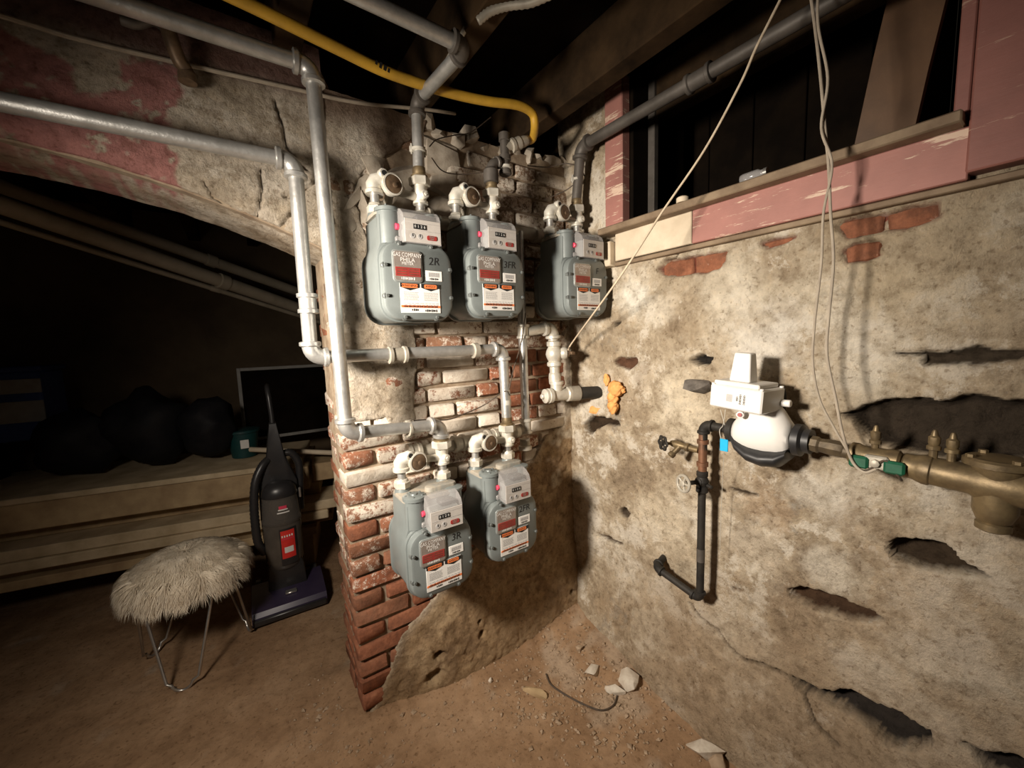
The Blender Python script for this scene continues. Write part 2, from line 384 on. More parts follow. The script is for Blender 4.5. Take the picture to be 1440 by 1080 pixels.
def sheet(name, P, tint, mt, parent=None, keep=None, ang=60):
    """grid surface from an array of points (rows, cols, 3) with its own colour attribute"""
    r, c, _ = P.shape
    idx = np.arange(r*c).reshape(r, c)
    q = np.stack([idx[:-1, :-1], idx[:-1, 1:], idx[1:, 1:], idx[1:, :-1]], -1)
    if keep is not None: q = q[keep]
    q = q.reshape(-1, 4)
    used = np.unique(q); remap = np.full(r*c, -1); remap[used] = np.arange(len(used)); q = remap[q]
    V = P.reshape(-1, 3)[used]
    o0 = np.zeros(3) if parent is None else ORG.get(parent.as_pointer(), np.zeros(3))
    me = bpy.data.meshes.new(name); me.from_pydata((V-o0).tolist(), [], q.tolist())
    if tint is not None:
        ca = me.color_attributes.new('tint', 'FLOAT_COLOR', 'POINT')
        ca.data.foreach_set('color', tint.reshape(-1, 4)[used].astype(np.float32).ravel())
    me.materials.append(MT[mt]); me.polygons.foreach_set('use_smooth', [True]*len(me.polygons))
    o = bpy.data.objects.new(name, me); COL.objects.link(o)
    if parent is not None: o.parent = parent; ORG[o.as_pointer()] = o0
    return o
def stain(tint, m_, col):
    m_ = np.clip(m_, 0, 1)[..., None]; a0 = tint[..., 3:4]
    tint[..., :3] = np.where(a0 > 1e-4, tint[..., :3]*(1-m_)+np.array(col)*m_, np.array(col)*np.ones_like(tint[..., :3]))
    tint[..., 3:4] = np.maximum(a0, m_)

# ================================================================== THE SETTING
# ---- dirt floor
fx = np.arange(-2.7, 1.75, 0.02); fy = np.arange(-1.3, 4.75, 0.02)
GX, GY = np.meshgrid(fx, fy)
def floor_z(X, Y):
    z = 0.030*fbm(X*1.6, Y*1.6, 3)+0.016*fbm(X*7, Y*7, 5)+0.007*fbm(X*22, Y*22, 8)
    # dirt heaped along the right wall and in the corner, skirts round the pier
    z = z+0.05*sst(0.45, 0.0, np.hypot(X-1.40, (Y-1.45)*0.8))*1.0
    z = z-0.07*sst(1.3, 0.5, Y)*sst(0.6, 1.3, X)
    dp = np.maximum(np.maximum(0.28-X, X-1.5), np.maximum(1.52-Y, Y-1.80))
    z = z+0.035*sst(0.16, 0.0, dp)
    return z
GZ = floor_z(GX, GY)
ft = np.zeros(GX.shape+(4,))
stain(ft, 0.7*sst(0.04, 0.22, fbm(GX*9, GY*9, 21)+0.30*sst(0.55, 0.1, np.hypot(GX-1.28, GY-1.22))-0.16), (0.40, 0.31, 0.225))
floor = sheet('floor', np.stack([GX, GY, GZ], -1), ft, 'dirt'); tag(floor, 'bare brown dirt floor of the basement', None, None, 'structure')

# ---- wall with the meters: core, brick courses, arch, plaster skins
def arch(x): return 2.030-0.255*(x+0.59)**2
JX0, JX1 = -1.475, 0.297
TOP = 2.37
pts = [(JX1+0.012, -0.25), (1.62, -0.25), (1.62, TOP), (0.36, TOP), (0.30, 2.50), (-2.6, 2.50), (-2.6, -0.25), (JX0, -0.25), (JX0, arch(JX0)+0.01)]
pts += [(x, arch(x)+0.012) for x in np.linspace(JX0+0.05, JX1, 24)]
wb = MB().prism(pts, (0, 1.558, 0), (1, 0, 0), (0, 0, 1), (0, 0.222, 0))
wall_back = tag(build(wb, 'wall_back', 'mortar', None, 30), 'brick basement wall with an arched opening', None, None, 'structure')
ORG[wall_back.as_pointer()] = np.zeros(3)

def pxA(L, Y=WA): return [tuple(onY(u, v, Y)[[0, 2]]) for u, v in L]
PARGE = pxA([(655, 790), (628, 818), (600, 852), (574, 880), (560, 905), (548, 945), (530, 985), (508, 1030), (640, 1000), (800, 900), (845, 850), (838, 600), (806, 585), (790, 600), (765, 612), (752, 640), (700, 700)])
PATCH = pxA([(455, 270), (484, 268), (505, 300), (516, 340), (518, 420), (540, 446), (578, 452), (588, 500), (584, 560), (588, 592), (556, 604), (548, 612), (540, 590), (500, 596), (470, 590), (440, 560)])
UPPER = pxA([(430, 60), (560, 120), (600, 150), (598, 180), (560, 214), (520, 226), (512, 240), (500, 258), (484, 256), (470, 300), (440, 330)])
STRIP = [(1.405, 0.60), (1.398, 1.20), (1.41, 1.62), (1.60, 1.62), (1.60, 0.5)]
def plaster_d(X, Z):
    d = np.minimum.reduce([sdf(X, Z, p) for p in (PARGE, PATCH, UPPER, STRIP)])
    return d+0.030*fbm(X*14, Z*14, 31)+0.012*fbm(X*50, Z*50, 33)
px_ = np.arange(0.287, 1.50, 0.0075); pz_ = np.arange(-0.12, 2.38, 0.0075)
AX, AZ = np.meshgrid(px_, pz_)
D = plaster_d(AX, AZ)
hh = 0.019+0.006*fbm(AX*5, AZ*5, 41)+0.009*fbm(AX*20, AZ*20, 43)+0.007*fbm(AX*60, AZ*60, 44)
dpg = sdf(AX, AZ, PARGE)
hh = hh+sst(0.0, -0.14, dpg)*(0.004+0.075*sst(0.55, -0.05, AZ)*sst(0.30, 0.75, AX))+sst(0.0, -0.05, dpg)*(0.016*fbm(AX*9, AZ*9, 47)+0.012*fbm(AX*28, AZ*28, 48)+0.008*fbm(AX*70, AZ*70, 49))
for (u, v, r) in ((612, 912, 0.028), (606, 940, 0.045), (667, 866, 0.014), (668, 882, 0.02), (794, 825, 0.018)):     # pits in the parging
    c_ = onY(u, v, WA); hh = hh-0.035*sst(r, r*0.6, np.hypot(AX-c_[0], (AZ-c_[2])*1.4)+0.02*fbm(AX*30, AZ*30, 9))
H = -0.03+(hh+0.03)*sst(0.010, -0.006, D)
at_ = np.zeros(AX.shape+(4,))
stain(at_, sst(0.04, -0.05, dpg+0.04*fbm(AX*8, AZ*8, 61))*0.92, (0.34, 0.222, 0.115))
stain(at_, 0.8*sst(0.0, 0.14, fbm(AX*7, AZ*7, 68))*sst(0.0, -0.03, dpg), (0.22, 0.135, 0.066))
stain(at_, 0.7*sst(0.05, 0.16, fbm(AX*16, AZ*16, 69))*sst(0.0, -0.03, dpg), (0.44, 0.31, 0.175))
stain(at_, sst(1.02, 1.12, AZ)*sst(0.02, -0.01, dpg+0.05*fbm(AX*11, AZ*11, 62))*sst(1.22, 1.36, AX), (0.52, 0.44, 0.33))
stain(at_, 0.9*sst(0.0, 0.10, fbm(AX*9, AZ*9, 66)-0.06)*sst(0.02, -0.01, dpg)*sst(0.55, 0.8, AZ)*sst(1.15, 1.35, AX), (0.50, 0.42, 0.31))
brown = pxA([(505, 165), (545, 175), (575, 195), (575, 222), (545, 232), (530, 205)])
stain(at_, 0.8*sst(0.03, -0.03, sdf(AX, AZ, brown)+0.06*fbm(AX*20, AZ*20, 63)), (0.13, 0.075, 0.045))
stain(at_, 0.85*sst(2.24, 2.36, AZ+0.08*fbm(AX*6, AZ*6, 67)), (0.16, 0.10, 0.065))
kp = (H[:-1, :-1] > -0.028) | (H[1:, 1:] > -0.028)
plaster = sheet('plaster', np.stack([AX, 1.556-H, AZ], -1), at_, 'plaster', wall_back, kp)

# arch band: plaster face above the opening and the rounded underside
ax_ = np.concatenate([np.arange(-2.6, -0.66, 0.03), np.arange(-0.66, 0.325, 0.0065)]); prof = []
rows = [('s', t) for t in np.linspace(0, 1, 16)[:-1]]+[('f', t) for t in np.linspace(0, 1, 96)]
nb = len(ax_); AP = np.zeros((len(rows), nb, 3))
az0 = np.array([arch(x) if JX0 < x < 0.33 else -0.2 for x in ax_])
for i, (k, t) in enumerate(rows):
    if k == 's':
        y = 1.79-t*(1.79-1.535); z = az0+0.018*sst(0.12, 0.0, np.full(nb, (y-1.535)))
        z = z-0.010*fbm(ax_*8, np.full(nb, y*8), 51)-0.006*fbm(ax_*30, np.full(nb, y*30), 52); AP[i] = np.stack([ax_, np.full(nb, y), z], -1)
    else:
        z = az0+0.018+t*(2.50-az0-0.018)
        h = 0.024+0.014*fbm(ax_*4, z*4, 53)+0.008*fbm(ax_*15, z*15, 54)+0.005*fbm(ax_*50, z*50, 55)
        h = h-0.016*sst(0.05, 0.0, np.full(nb, t*0.5))**2+0.004*fbm(ax_*90, z*90, 56)
        AP[i] = np.stack([ax_, 1.556-h, z], -1)
def crack(X, Z, L, wd):
    P = np.array(L); d = np.full(X.shape, 9.0)
    for (ax, ay), (bx, by) in zip(P[:-1], P[1:]):
        t = np.clip(((X-ax)*(bx-ax)+(Z-ay)*(by-ay))/((bx-ax)**2+(by-ay)**2), 0, 1); d = np.minimum(d, np.hypot(X-ax-t*(bx-ax), Z-ay-t*(by-ay)))
    return sst(wd, wd*0.3, d+0.004*fbm(X*40, Z*40, 71))
bt = np.zeros((len(rows), nb, 4)); BXg, BZg = AP[..., 0], AP[..., 2]
pink = pxA([(-300, 30), (0, 45), (60, 80), (95, 100), (100, 140), (150, 150), (175, 95), (235, 105), (250, 130), (230, 150), (225, 172), (150, 160), (90, 152), (0, 130), (0, 160), (120, 175), (200, 195), (238, 222), (240, 255), (190, 248), (100, 225), (0, 204), (-300, 150)])
pm = sst(0.006, -0.006, sdf(BXg, BZg, pink)-0.016+0.07*fbm(BXg*11, BZg*11, 72)+0.03*fbm(BXg*50, BZg*50, 75))*sst(0.24, 0.14, fbm(BXg*42, BZg*42, 76))
stain(bt, pm*0.95, (0.40, 0.175, 0.16))
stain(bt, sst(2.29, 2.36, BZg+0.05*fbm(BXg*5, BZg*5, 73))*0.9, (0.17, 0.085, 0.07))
soff = np.array([float(sst(1.0, 0.45, np.array(t))) if k == 's' else 0.0 for k, t in rows])[:, None]*np.ones((1, nb))
stain(bt, soff*sst(-0.1, 0.15, fbm(BXg*9, AP[..., 1]*9, 74))*0.8, (0.34, 0.26, 0.175))
cr = np.maximum.reduce([crack(BXg, BZg, pxA(L), w_) for L, w_ in (
    ([(386, 143), (398, 180), (402, 205), (412, 222), (432, 240)], 0.007), ([(366, 240), (368, 270), (362, 305)], 0.006),
    ([(345, 298), (358, 312), (372, 322), (395, 322), (412, 300)], 0.012), ([(400, 278), (440, 262), (446, 240)], 0.008), ([(285, 255), (300, 275), (340, 300)], 0.006))])
AP[..., 1] += 0.016*cr*(1-soff)
kparch = np.ones((len(rows)-1, nb-1), bool)
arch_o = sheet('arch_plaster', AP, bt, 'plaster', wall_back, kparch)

# brick courses of the pier: each brick a piece of its own
LEN = {'h': 0.112, 's': 0.218, 'm': 0.165}
brick_me = {}
for kd, L in LEN.items():
    for vr in range(4):
        rg = random.Random(hash((kd, vr)) % 1000 if False else vr*7+len(kd)+ord(kd))
        q = MB().box(-L/2, L/2, 0, 0.10, -0.0295, 0.0295, 0.008, None, 0.0038, rg)
        me = bpy.data.meshes.new('brick'); me.from_pydata(q.v, [], q.f); me.materials.append(MT['brick']); shade(me, 50); brick_me[(kd, vr)] = me
def add_brick(kd, x, y, z, rz, wash, drab, par, sx=1.0, sz=1.0):
    o = bpy.data.objects.new('brick', brick_me[(kd, rng.randrange(4))]); COL.objects.link(o); o.parent = par
    o.location = (x, y, z); o.rotation_euler = (rng.uniform(-.01, .01), rng.uniform(-.012, .012), rz+rng.uniform(-.012, .012)); o.scale = (sx, 1, sz)
    o.color = (max(0.0, wash), drab, 0, 1); return o
CH = 0.0712
STONES = pxA([(508, 215), (650, 205), (650, 300), (505, 320), (480, 330), (480, 262)])
for i in range(36):
    z = -0.03+CH*(i+0.5)
    if z > TOP-0.02: break
    x = JX1; pat = 'hs' if i % 2 else 'sh'; k = 0
    while x < 1.46:
        kd = pat[k % 2] if rng.random() < 0.72 else rng.choice('hms')
        if k == 0: kd = 'h' if i % 2 else 's'
        L = LEN[kd]; k += 1
        cx = x+L/2; x += L+0.013
        s = np.array([cx-L/2+0.01, cx, cx+L/2-0.01]); zz = np.full(3, z)
        if (plaster_d(s, zz) < -0.035).all(): continue
        if sdf(np.array([cx]), np.array([z]), STONES)[0] < 0 : continue
        wz = float(sst(0.34, 1.0, np.array(z)))
        wash = 0.36*wz+0.15+rng.uniform(-0.14, 0.12)
        if cx > 1.04 and 1.15 < z < 1.50: wash -= 0.26
        if z > 1.56: wash = 0.45+rng.uniform(-0.08, 0.07)
        drab = rng.uniform(0, 0.35)+0.75*float(sst(1.3, 1.75, np.array(z)))
        add_brick(kd, cx, WA-0.001+rng.uniform(-0.004, 0.004), z, 0, wash, min(drab, 1.0), wall_back)
    # end face of the pier, seen from the side
    if z < arch(JX1)-0.02:
        a, b = ('m', 0.105) if i % 2 else ('h', 0.0)
        yy = WA+0.112+0.06 if i % 2 == 0 else WA+0.155
        add_brick('m' if i % 2 == 0 else 'h', JX1+0.004, yy+0.025, z, -PI/2, 0.40+rng.uniform(-.12, .08)-0.25*float(sst(0.6, 0.2, np.array(z))), rng.uniform(0, .4), wall_back)
# whitewashed rubble stones above the meters
def rock(name, c, size, seed, mt, par=None, flat=0.55):
    rg = random.Random(seed); bm = bmesh.new()
    for k in range(26):
        v = Vector((rg.gauss(0, 1), rg.gauss(0, 1), rg.gauss(0, 1))).normalized()
        mxx = max(abs(v.x), abs(v.y), abs(v.z)); v = v*(flat/mxx+(1-flat)*0.9)*rg.uniform(0.9, 1.05)
        bm.verts.new((v.x*size[0]/2, v.y*size[1]/2, v.z*size[2]/2))
    r = bmesh.ops.convex_hull(bm, input=bm.verts)
    bmesh.ops.delete(bm, geom=[g for g in r['geom_interior'] if isinstance(g, bmesh.types.BMVert)], context='VERTS')
    me = bpy.data.meshes.new(name); bm.to_mesh(me); bm.free(); me.materials.append(MT[mt]); shade(me, 30)
    o = bpy.data.objects.new(name, me); COL.objects.link(o); o.location = c
    if par is not None: o.parent = par
    return o
for q, (u0, v0, u1, v1) in enumerate(((511, 222, 543, 247), (500, 246, 533, 270), (547, 228, 588, 262), (604, 212, 648, 243), (606, 246, 645, 272), (484, 262, 505, 292), (552, 262, 590, 300), (505, 276, 532, 312), (590, 190, 640, 214),
        (484, 296, 512, 330), (533, 300, 575, 330), (610, 276, 650, 304))):
    c0 = onY((u0+u1)/2, (v0+v1)/2, WA); a = onY(u0, v1, WA); b = onY(u1, v0, WA)
    rock('stone', (c0[0], WA+0.052, c0[2]), (abs(b[0]-a[0])*1.22, 0.125, abs(b[2]-a[2])*1.22), 100+q, 'stone', wall_back, 0.9)

for q in range(11):     # broken stones along the top of the wall
    xs = 0.70+q*0.075+rng.uniform(-.015, .015)
    rock('stone', (xs, WA+0.06, TOP-0.005+rng.uniform(-.02, .02)), (rng.uniform(.07, .12), 0.14, rng.uniform(.05, .09)), 140+q, 'stone', wall_back, 0.8)

# ---- right wall
def pxB(L, X=WB): return [tuple(onX(u, v, X)[[1, 2]]) for u, v in L]
yy_ = np.concatenate([np.arange(1.60, -0.30, -0.0062), np.arange(-0.30, -1.25, -0.02)]); zz_ = np.concatenate([np.arange(-0.30, 2.0, 0.0062), np.arange(2.0, 2.62, 0.012)])
RY, RZ = np.meshgrid(yy_, zz_)
h = 0.030*fbm(RY*2.2, RZ*2.2, 81)+0.016*fbm(RY*7, RZ*7, 82)+0.008*fbm(RY*24, RZ*24, 83)+0.004*fbm(RY*70, RZ*70, 84)
h = h+0.085*sst(0.42, -0.10, RZ-0.10*(1.2-RY))            # battered foot of the wall
rt = np.zeros(RY.shape+(4,))
jn = 0.016*fbm(RY*22, RZ*22, 85)+0.008*fbm(RY*70, RZ*70, 86)
HOLES = [   # (outline, depth, colour of what lies bare there)
    ([(966, 507), (975, 500), (990, 498), (1003, 503), (1000, 512), (982, 514)], 0.05, (0.035, 0.03, 0.026)),
    ([(1258, 497), (1297, 493), (1350, 489), (1480, 489), (1480, 506), (1380, 513), (1300, 514), (1292, 502)], 0.035, (0.075, 0.055, 0.036)),
    ([(1178, 582), (1215, 566), (1260, 560), (1330, 561), (1345, 553), (1400, 555), (1440, 562), (1500, 575), (1500, 650), (1310, 645), (1230, 622)], 0.045, (0.060, 0.044, 0.030)),
    ([(1246, 762), (1270, 755), (1310, 757), (1335, 768), (1348, 785), (1390, 814), (1350, 808), (1310, 800), (1282, 797), (1250, 785)], 0.05, (0.075, 0.05, 0.03)),
    ([(1106, 828), (1125, 824), (1150, 831), (1190, 844), (1225, 857), (1248, 873), (1225, 878), (1190, 870), (1150, 860), (1113, 843)], 0.045, (0.10, 0.055, 0.03)),
    ([(1106, 946), (1130, 953), (1155, 967), (1195, 968), (1225, 983), (1270, 1003), (1312, 1026), (1320, 1042), (1290, 1050), (1255, 1042), (1220, 1018), (1185, 993), (1150, 980), (1125, 966)], 0.05, (0.045, 0.036, 0.030)),
    ([(1348, 1038), (1380, 1050), (1440, 1066), (1500, 1090), (1500, 1130), (1400, 1085)], 0.05, (0.045, 0.036, 0.030)),
    ([(1026, 686), (1045, 689), (1068, 696), (1050, 698), (1032, 692)], 0.02, (0.10, 0.07, 0.045)),
    ([(863, 508), (873, 502), (893, 503), (897, 511), (885, 519), (868, 516)], 0.02, (0.17, 0.085, 0.05)),
    ([(821, 596), (832, 584), (850, 586), (872, 592), (874, 600), (855, 597), (840, 604), (833, 612), (824, 608)], 0.04, (0.07, 0.045, 0.026)),
    ([(858, 449), (868, 453), (879, 448), (876, 455), (866, 460)], 0.03, (0.09, 0.07, 0.05)),
    ([(840, 752), (855, 753), (878, 765), (874, 769), (855, 763)], 0.025, (0.10, 0.065, 0.04)),
    ([(869, 716), (878, 713), (885, 722), (880, 730), (871, 726)], 0.03, (0.11, 0.08, 0.055)),
    ([(1126, 1068), (1150, 1075), (1160, 1090), (1130, 1082)], 0.03, (0.07, 0.045, 0.03)),
    ([(1022, 822), (1040, 828), (1046, 834), (1030, 832)], 0.012, (0.2, 0.13, 0.08)),
]
for pl, dep, colr in HOLES:
    d = sdf(RY, RZ, pxB(pl))+jn*1.3; mk = sst(0.001, -0.0055, d); h = h-mk*dep*(0.9+0.6*sst(0, -0.03, d))+mk*0.022*fbm(RY*26, RZ*26, 90); stain(rt, mk, tuple(c*0.75 for c in colr))
REDS = [([(926, 378), (940, 366), (985, 360), (1022, 353), (1020, 366), (1012, 377), (985, 384), (955, 389), (932, 386)], 1), ([(1175, 318), (1200, 306), (1260, 297), (1318, 285), (1320, 305), (1280, 318), (1225, 330), (1190, 336)], 2),
        ([(1184, 352), (1200, 342), (1238, 336), (1240, 358), (1215, 368), (1190, 371)], 3), ([(1068, 343), (1090, 336), (1118, 333), (1100, 343), (1078, 349)], 4)]
for pl, s in REDS:
    d = sdf(RY, RZ, pxB(pl))+jn; mk = sst(0.006, -0.008, d); h = h-mk*0.030
    stain(rt, mk*sst(-0.16, -0.10, fbm(RY*28, RZ*28, 87)), (0.21, 0.055, 0.035))
# lime bloom and browner stains
for (u, v, r, a, colr) in ((890, 425, .11, .9, (.82, .78, .68)), (930, 440, .10, .6, (.74, .67, .55)), (1010, 400, .16, .5, (.74, .67, .54)), (1080, 480, .14, .75, (.80, .75, .66)), (1120, 420, .14, .6, (.66, .58, .45)), (960, 570, .18, .75, (.76, .66, .50)), (1060, 770, .13, .55, (.72, .63, .5)),
        (930, 740, .18, .6, (.70, .60, .45)), (1170, 800, .10, .75, (.76, .69, .57)), (1000, 720, .14, .45, (.72, .62, .48)), (1040, 880, .12, .5, (.62, .53, .41)), (920, 880, .10, .6, (.62, .54, .42)), (1140, 690, .09, .6, (.72, .66, .56)),
        (960, 800, .08, .5, (.50, .46, .36)), (1240, 400, .14, .6, (.50, .41, .28)), (1330, 350, .20, .6, (.44, .36, .25)), (1380, 430, .18, .55, (.42, .34, .24)), (905, 530, .08, .7, (.42, .34, .25)), (1300, 900, .35, .5, (.40, .29, .19)), (1120, 1000, .25, .5, (.37, .28, .19)),
        (1080, 720, .12, .6, (.44, .32, .21)), (1180, 720, .10, .5, (.46, .38, .29)), (980, 960, .22, .6, (.36, .26, .17)), (860, 850, .10, .6, (.40, .29, .18)), (1010, 640, .14, .4, (.62, .52, .39)), (1230, 560, .08, .7, (.55, .48, .37))):
    c_ = onX(u, v, WB); rr = np.hypot(RY-c_[1], (RZ-c_[2]))
    stain_m = a*sst(r, r*0.35, rr+0.9*r*fbm(RY*13+s, RZ*13, 88)+0.5*r*fbm(RY*45, RZ*45, 89))*(rt[..., 3] < 0.3)
    stain(rt, stain_m, colr)
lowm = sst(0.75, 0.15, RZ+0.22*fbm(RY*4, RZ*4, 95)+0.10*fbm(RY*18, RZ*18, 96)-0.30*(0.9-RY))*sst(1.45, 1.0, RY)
stain(rt, 0.72*lowm*(rt[..., 3] < 0.9), (0.32, 0.232, 0.148))  # dirty brown foot; the lamp's falloff to lower right is painted in too
stain(rt, 0.55*sst(0.42, -0.05, RY+0.25*fbm(RY*6, RZ*6, 97))*(rt[..., 3] < 0.5), (0.36, 0.29, 0.205))  # right end browner as well, partly light falloff put into the colour
crB = np.maximum.reduce([crack(RY, RZ, pxB(L), w_) for L, w_ in (([(968, 848), (985, 868), (1010, 885), (1025, 905), (1050, 925), (1075, 932), (1108, 948)], 0.006), ([(1130, 965), (1140, 990), (1150, 1010), (1185, 1040)], 0.007),
      ([(930, 368), (950, 362), (955, 355)], 0.005))])
h = h-0.018*crB; stain(rt, crB, (0.10, 0.07, 0.045))
WY0, WY1, WZ0 = 0.165, 1.205, 1.845
cy = (RY[:-1, :-1]+RY[1:, 1:])/2; cz = (RZ[:-1, :-1]+RZ[1:, 1:])/2
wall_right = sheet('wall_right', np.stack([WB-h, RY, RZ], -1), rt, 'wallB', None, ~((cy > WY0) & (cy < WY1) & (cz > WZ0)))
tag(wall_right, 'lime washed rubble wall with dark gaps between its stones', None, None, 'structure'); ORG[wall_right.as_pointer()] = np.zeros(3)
for pl, s in REDS:
    P = np.array(pxB(pl)); c_ = P.mean(0); ln = np.ptp(P[:, 0]); ht = np.ptp(P[:, 1])
    nbk = max(1, int(round(ln/0.13)))
    for k in range(nbk):
        q = MB().box(-ln/nbk/2+0.004, ln/nbk/2-0.004, 0, 0.06, -ht/2, ht/2, 0.008, None, 0.003, random.Random(s*10+k))
        me = bpy.data.meshes.new('brick'); me.from_pydata(q.v, [], q.f); me.materials.append(MT['brick']); shade(me, 50)
        o = bpy.data.objects.new('brick', me); COL.objects.link(o); o.parent = wall_right; o.color = (0.30, 0.15, 0, 1)
        o.location = (WB+0.014, c_[0]+ln*((k+0.5)/nbk-0.5), c_[1]); o.rotation_euler = (0, 0, -PI/2)
rock('stone', onX(986, 543, WB)+np.array([-0.004, 0, 0]), (0.09, 0.12, 0.055), 55, 'darkstone', wall_right, 0.7)

# ---- window in the right wall
win = thing('window_1', 'dark basement window opening with worn pink frame', None, (WB, 0.7, WZ0), kind='structure')
def bb(name, mt, x0, x1, y0, y1, z0, z1, bev=0.004, par=None):
    return build(MB().box(x0, x1, y0, y1, z0, z1, bev), name, mt, par)
sillz = 1.955
bb('sill', 'sillwood', WB-0.085, WB+0.30, 0.185, 1.265, sillz, sillz+0.028, 0.004, win)
bb('apron_board', 'pink', WB-0.040, WB-0.002, 0.175, 0.845, WZ0-0.008, sillz, 0.003, win)
bb('apron_board', 'cream', WB-0.038, WB-0.002, 0.848, 1.205, WZ0-0.006, sillz, 0.003, win)
bb('ledger_block', 'cream', WB-0.065, WB-0.002, 1.21, 1.30, WZ0-0.025, sillz-0.03, 0.004, win)
bb('drip_moulding', 'sillwood', WB-0.030, WB-0.002, 0.03, 1.22, WZ0-0.026, WZ0-0.009, 0.003, win)
bb('casing_board', 'pinkdark', WB-0.055, WB-0.002, 0.040, 0.178, WZ0+0.004, 2.60, 0.004, win)
bb('edge_moulding', 'sillwood', WB-0.030, WB-0.002, 0.012, 0.037, WZ0-0.02, 2.60, 0.004, win)
bb('jamb_board', 'pinkdark', WB-0.048, WB+0.34, 0.180, 0.205, sillz+0.03, 2.60, 0.003, win)
bb('casing_board', 'pink', WB-0.030, WB+0.02, 1.170, 1.268, sillz+0.03, 2.60, 0.004, win)
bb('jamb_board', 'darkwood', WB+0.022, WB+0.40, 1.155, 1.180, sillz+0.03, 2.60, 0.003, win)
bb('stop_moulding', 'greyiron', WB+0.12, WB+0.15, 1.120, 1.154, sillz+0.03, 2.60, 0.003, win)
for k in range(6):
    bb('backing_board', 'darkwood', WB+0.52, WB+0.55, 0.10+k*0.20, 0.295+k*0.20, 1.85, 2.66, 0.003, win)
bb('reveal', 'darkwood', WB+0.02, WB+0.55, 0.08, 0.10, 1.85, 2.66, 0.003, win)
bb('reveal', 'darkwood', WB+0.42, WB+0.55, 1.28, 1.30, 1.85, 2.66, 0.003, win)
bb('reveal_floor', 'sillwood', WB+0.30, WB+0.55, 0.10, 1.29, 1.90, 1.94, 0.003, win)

# ---- ceiling: boards and joists
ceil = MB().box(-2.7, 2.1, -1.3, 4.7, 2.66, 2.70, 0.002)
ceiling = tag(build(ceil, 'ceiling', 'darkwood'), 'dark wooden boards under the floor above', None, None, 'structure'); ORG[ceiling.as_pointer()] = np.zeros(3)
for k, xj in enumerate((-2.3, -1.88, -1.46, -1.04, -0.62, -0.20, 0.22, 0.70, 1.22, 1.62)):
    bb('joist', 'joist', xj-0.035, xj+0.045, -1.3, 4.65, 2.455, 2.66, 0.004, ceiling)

# ---- room beyond the arch
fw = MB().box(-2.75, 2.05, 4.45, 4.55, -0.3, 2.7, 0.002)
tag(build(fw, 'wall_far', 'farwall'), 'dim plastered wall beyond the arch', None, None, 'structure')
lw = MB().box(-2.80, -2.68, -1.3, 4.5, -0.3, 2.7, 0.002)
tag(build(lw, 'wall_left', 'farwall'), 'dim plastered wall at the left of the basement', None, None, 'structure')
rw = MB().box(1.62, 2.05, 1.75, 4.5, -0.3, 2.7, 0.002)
tag(build(rw, 'wall_inner', 'farwall'), 'dim wall hidden behind the brick pier', None, None, 'structure')
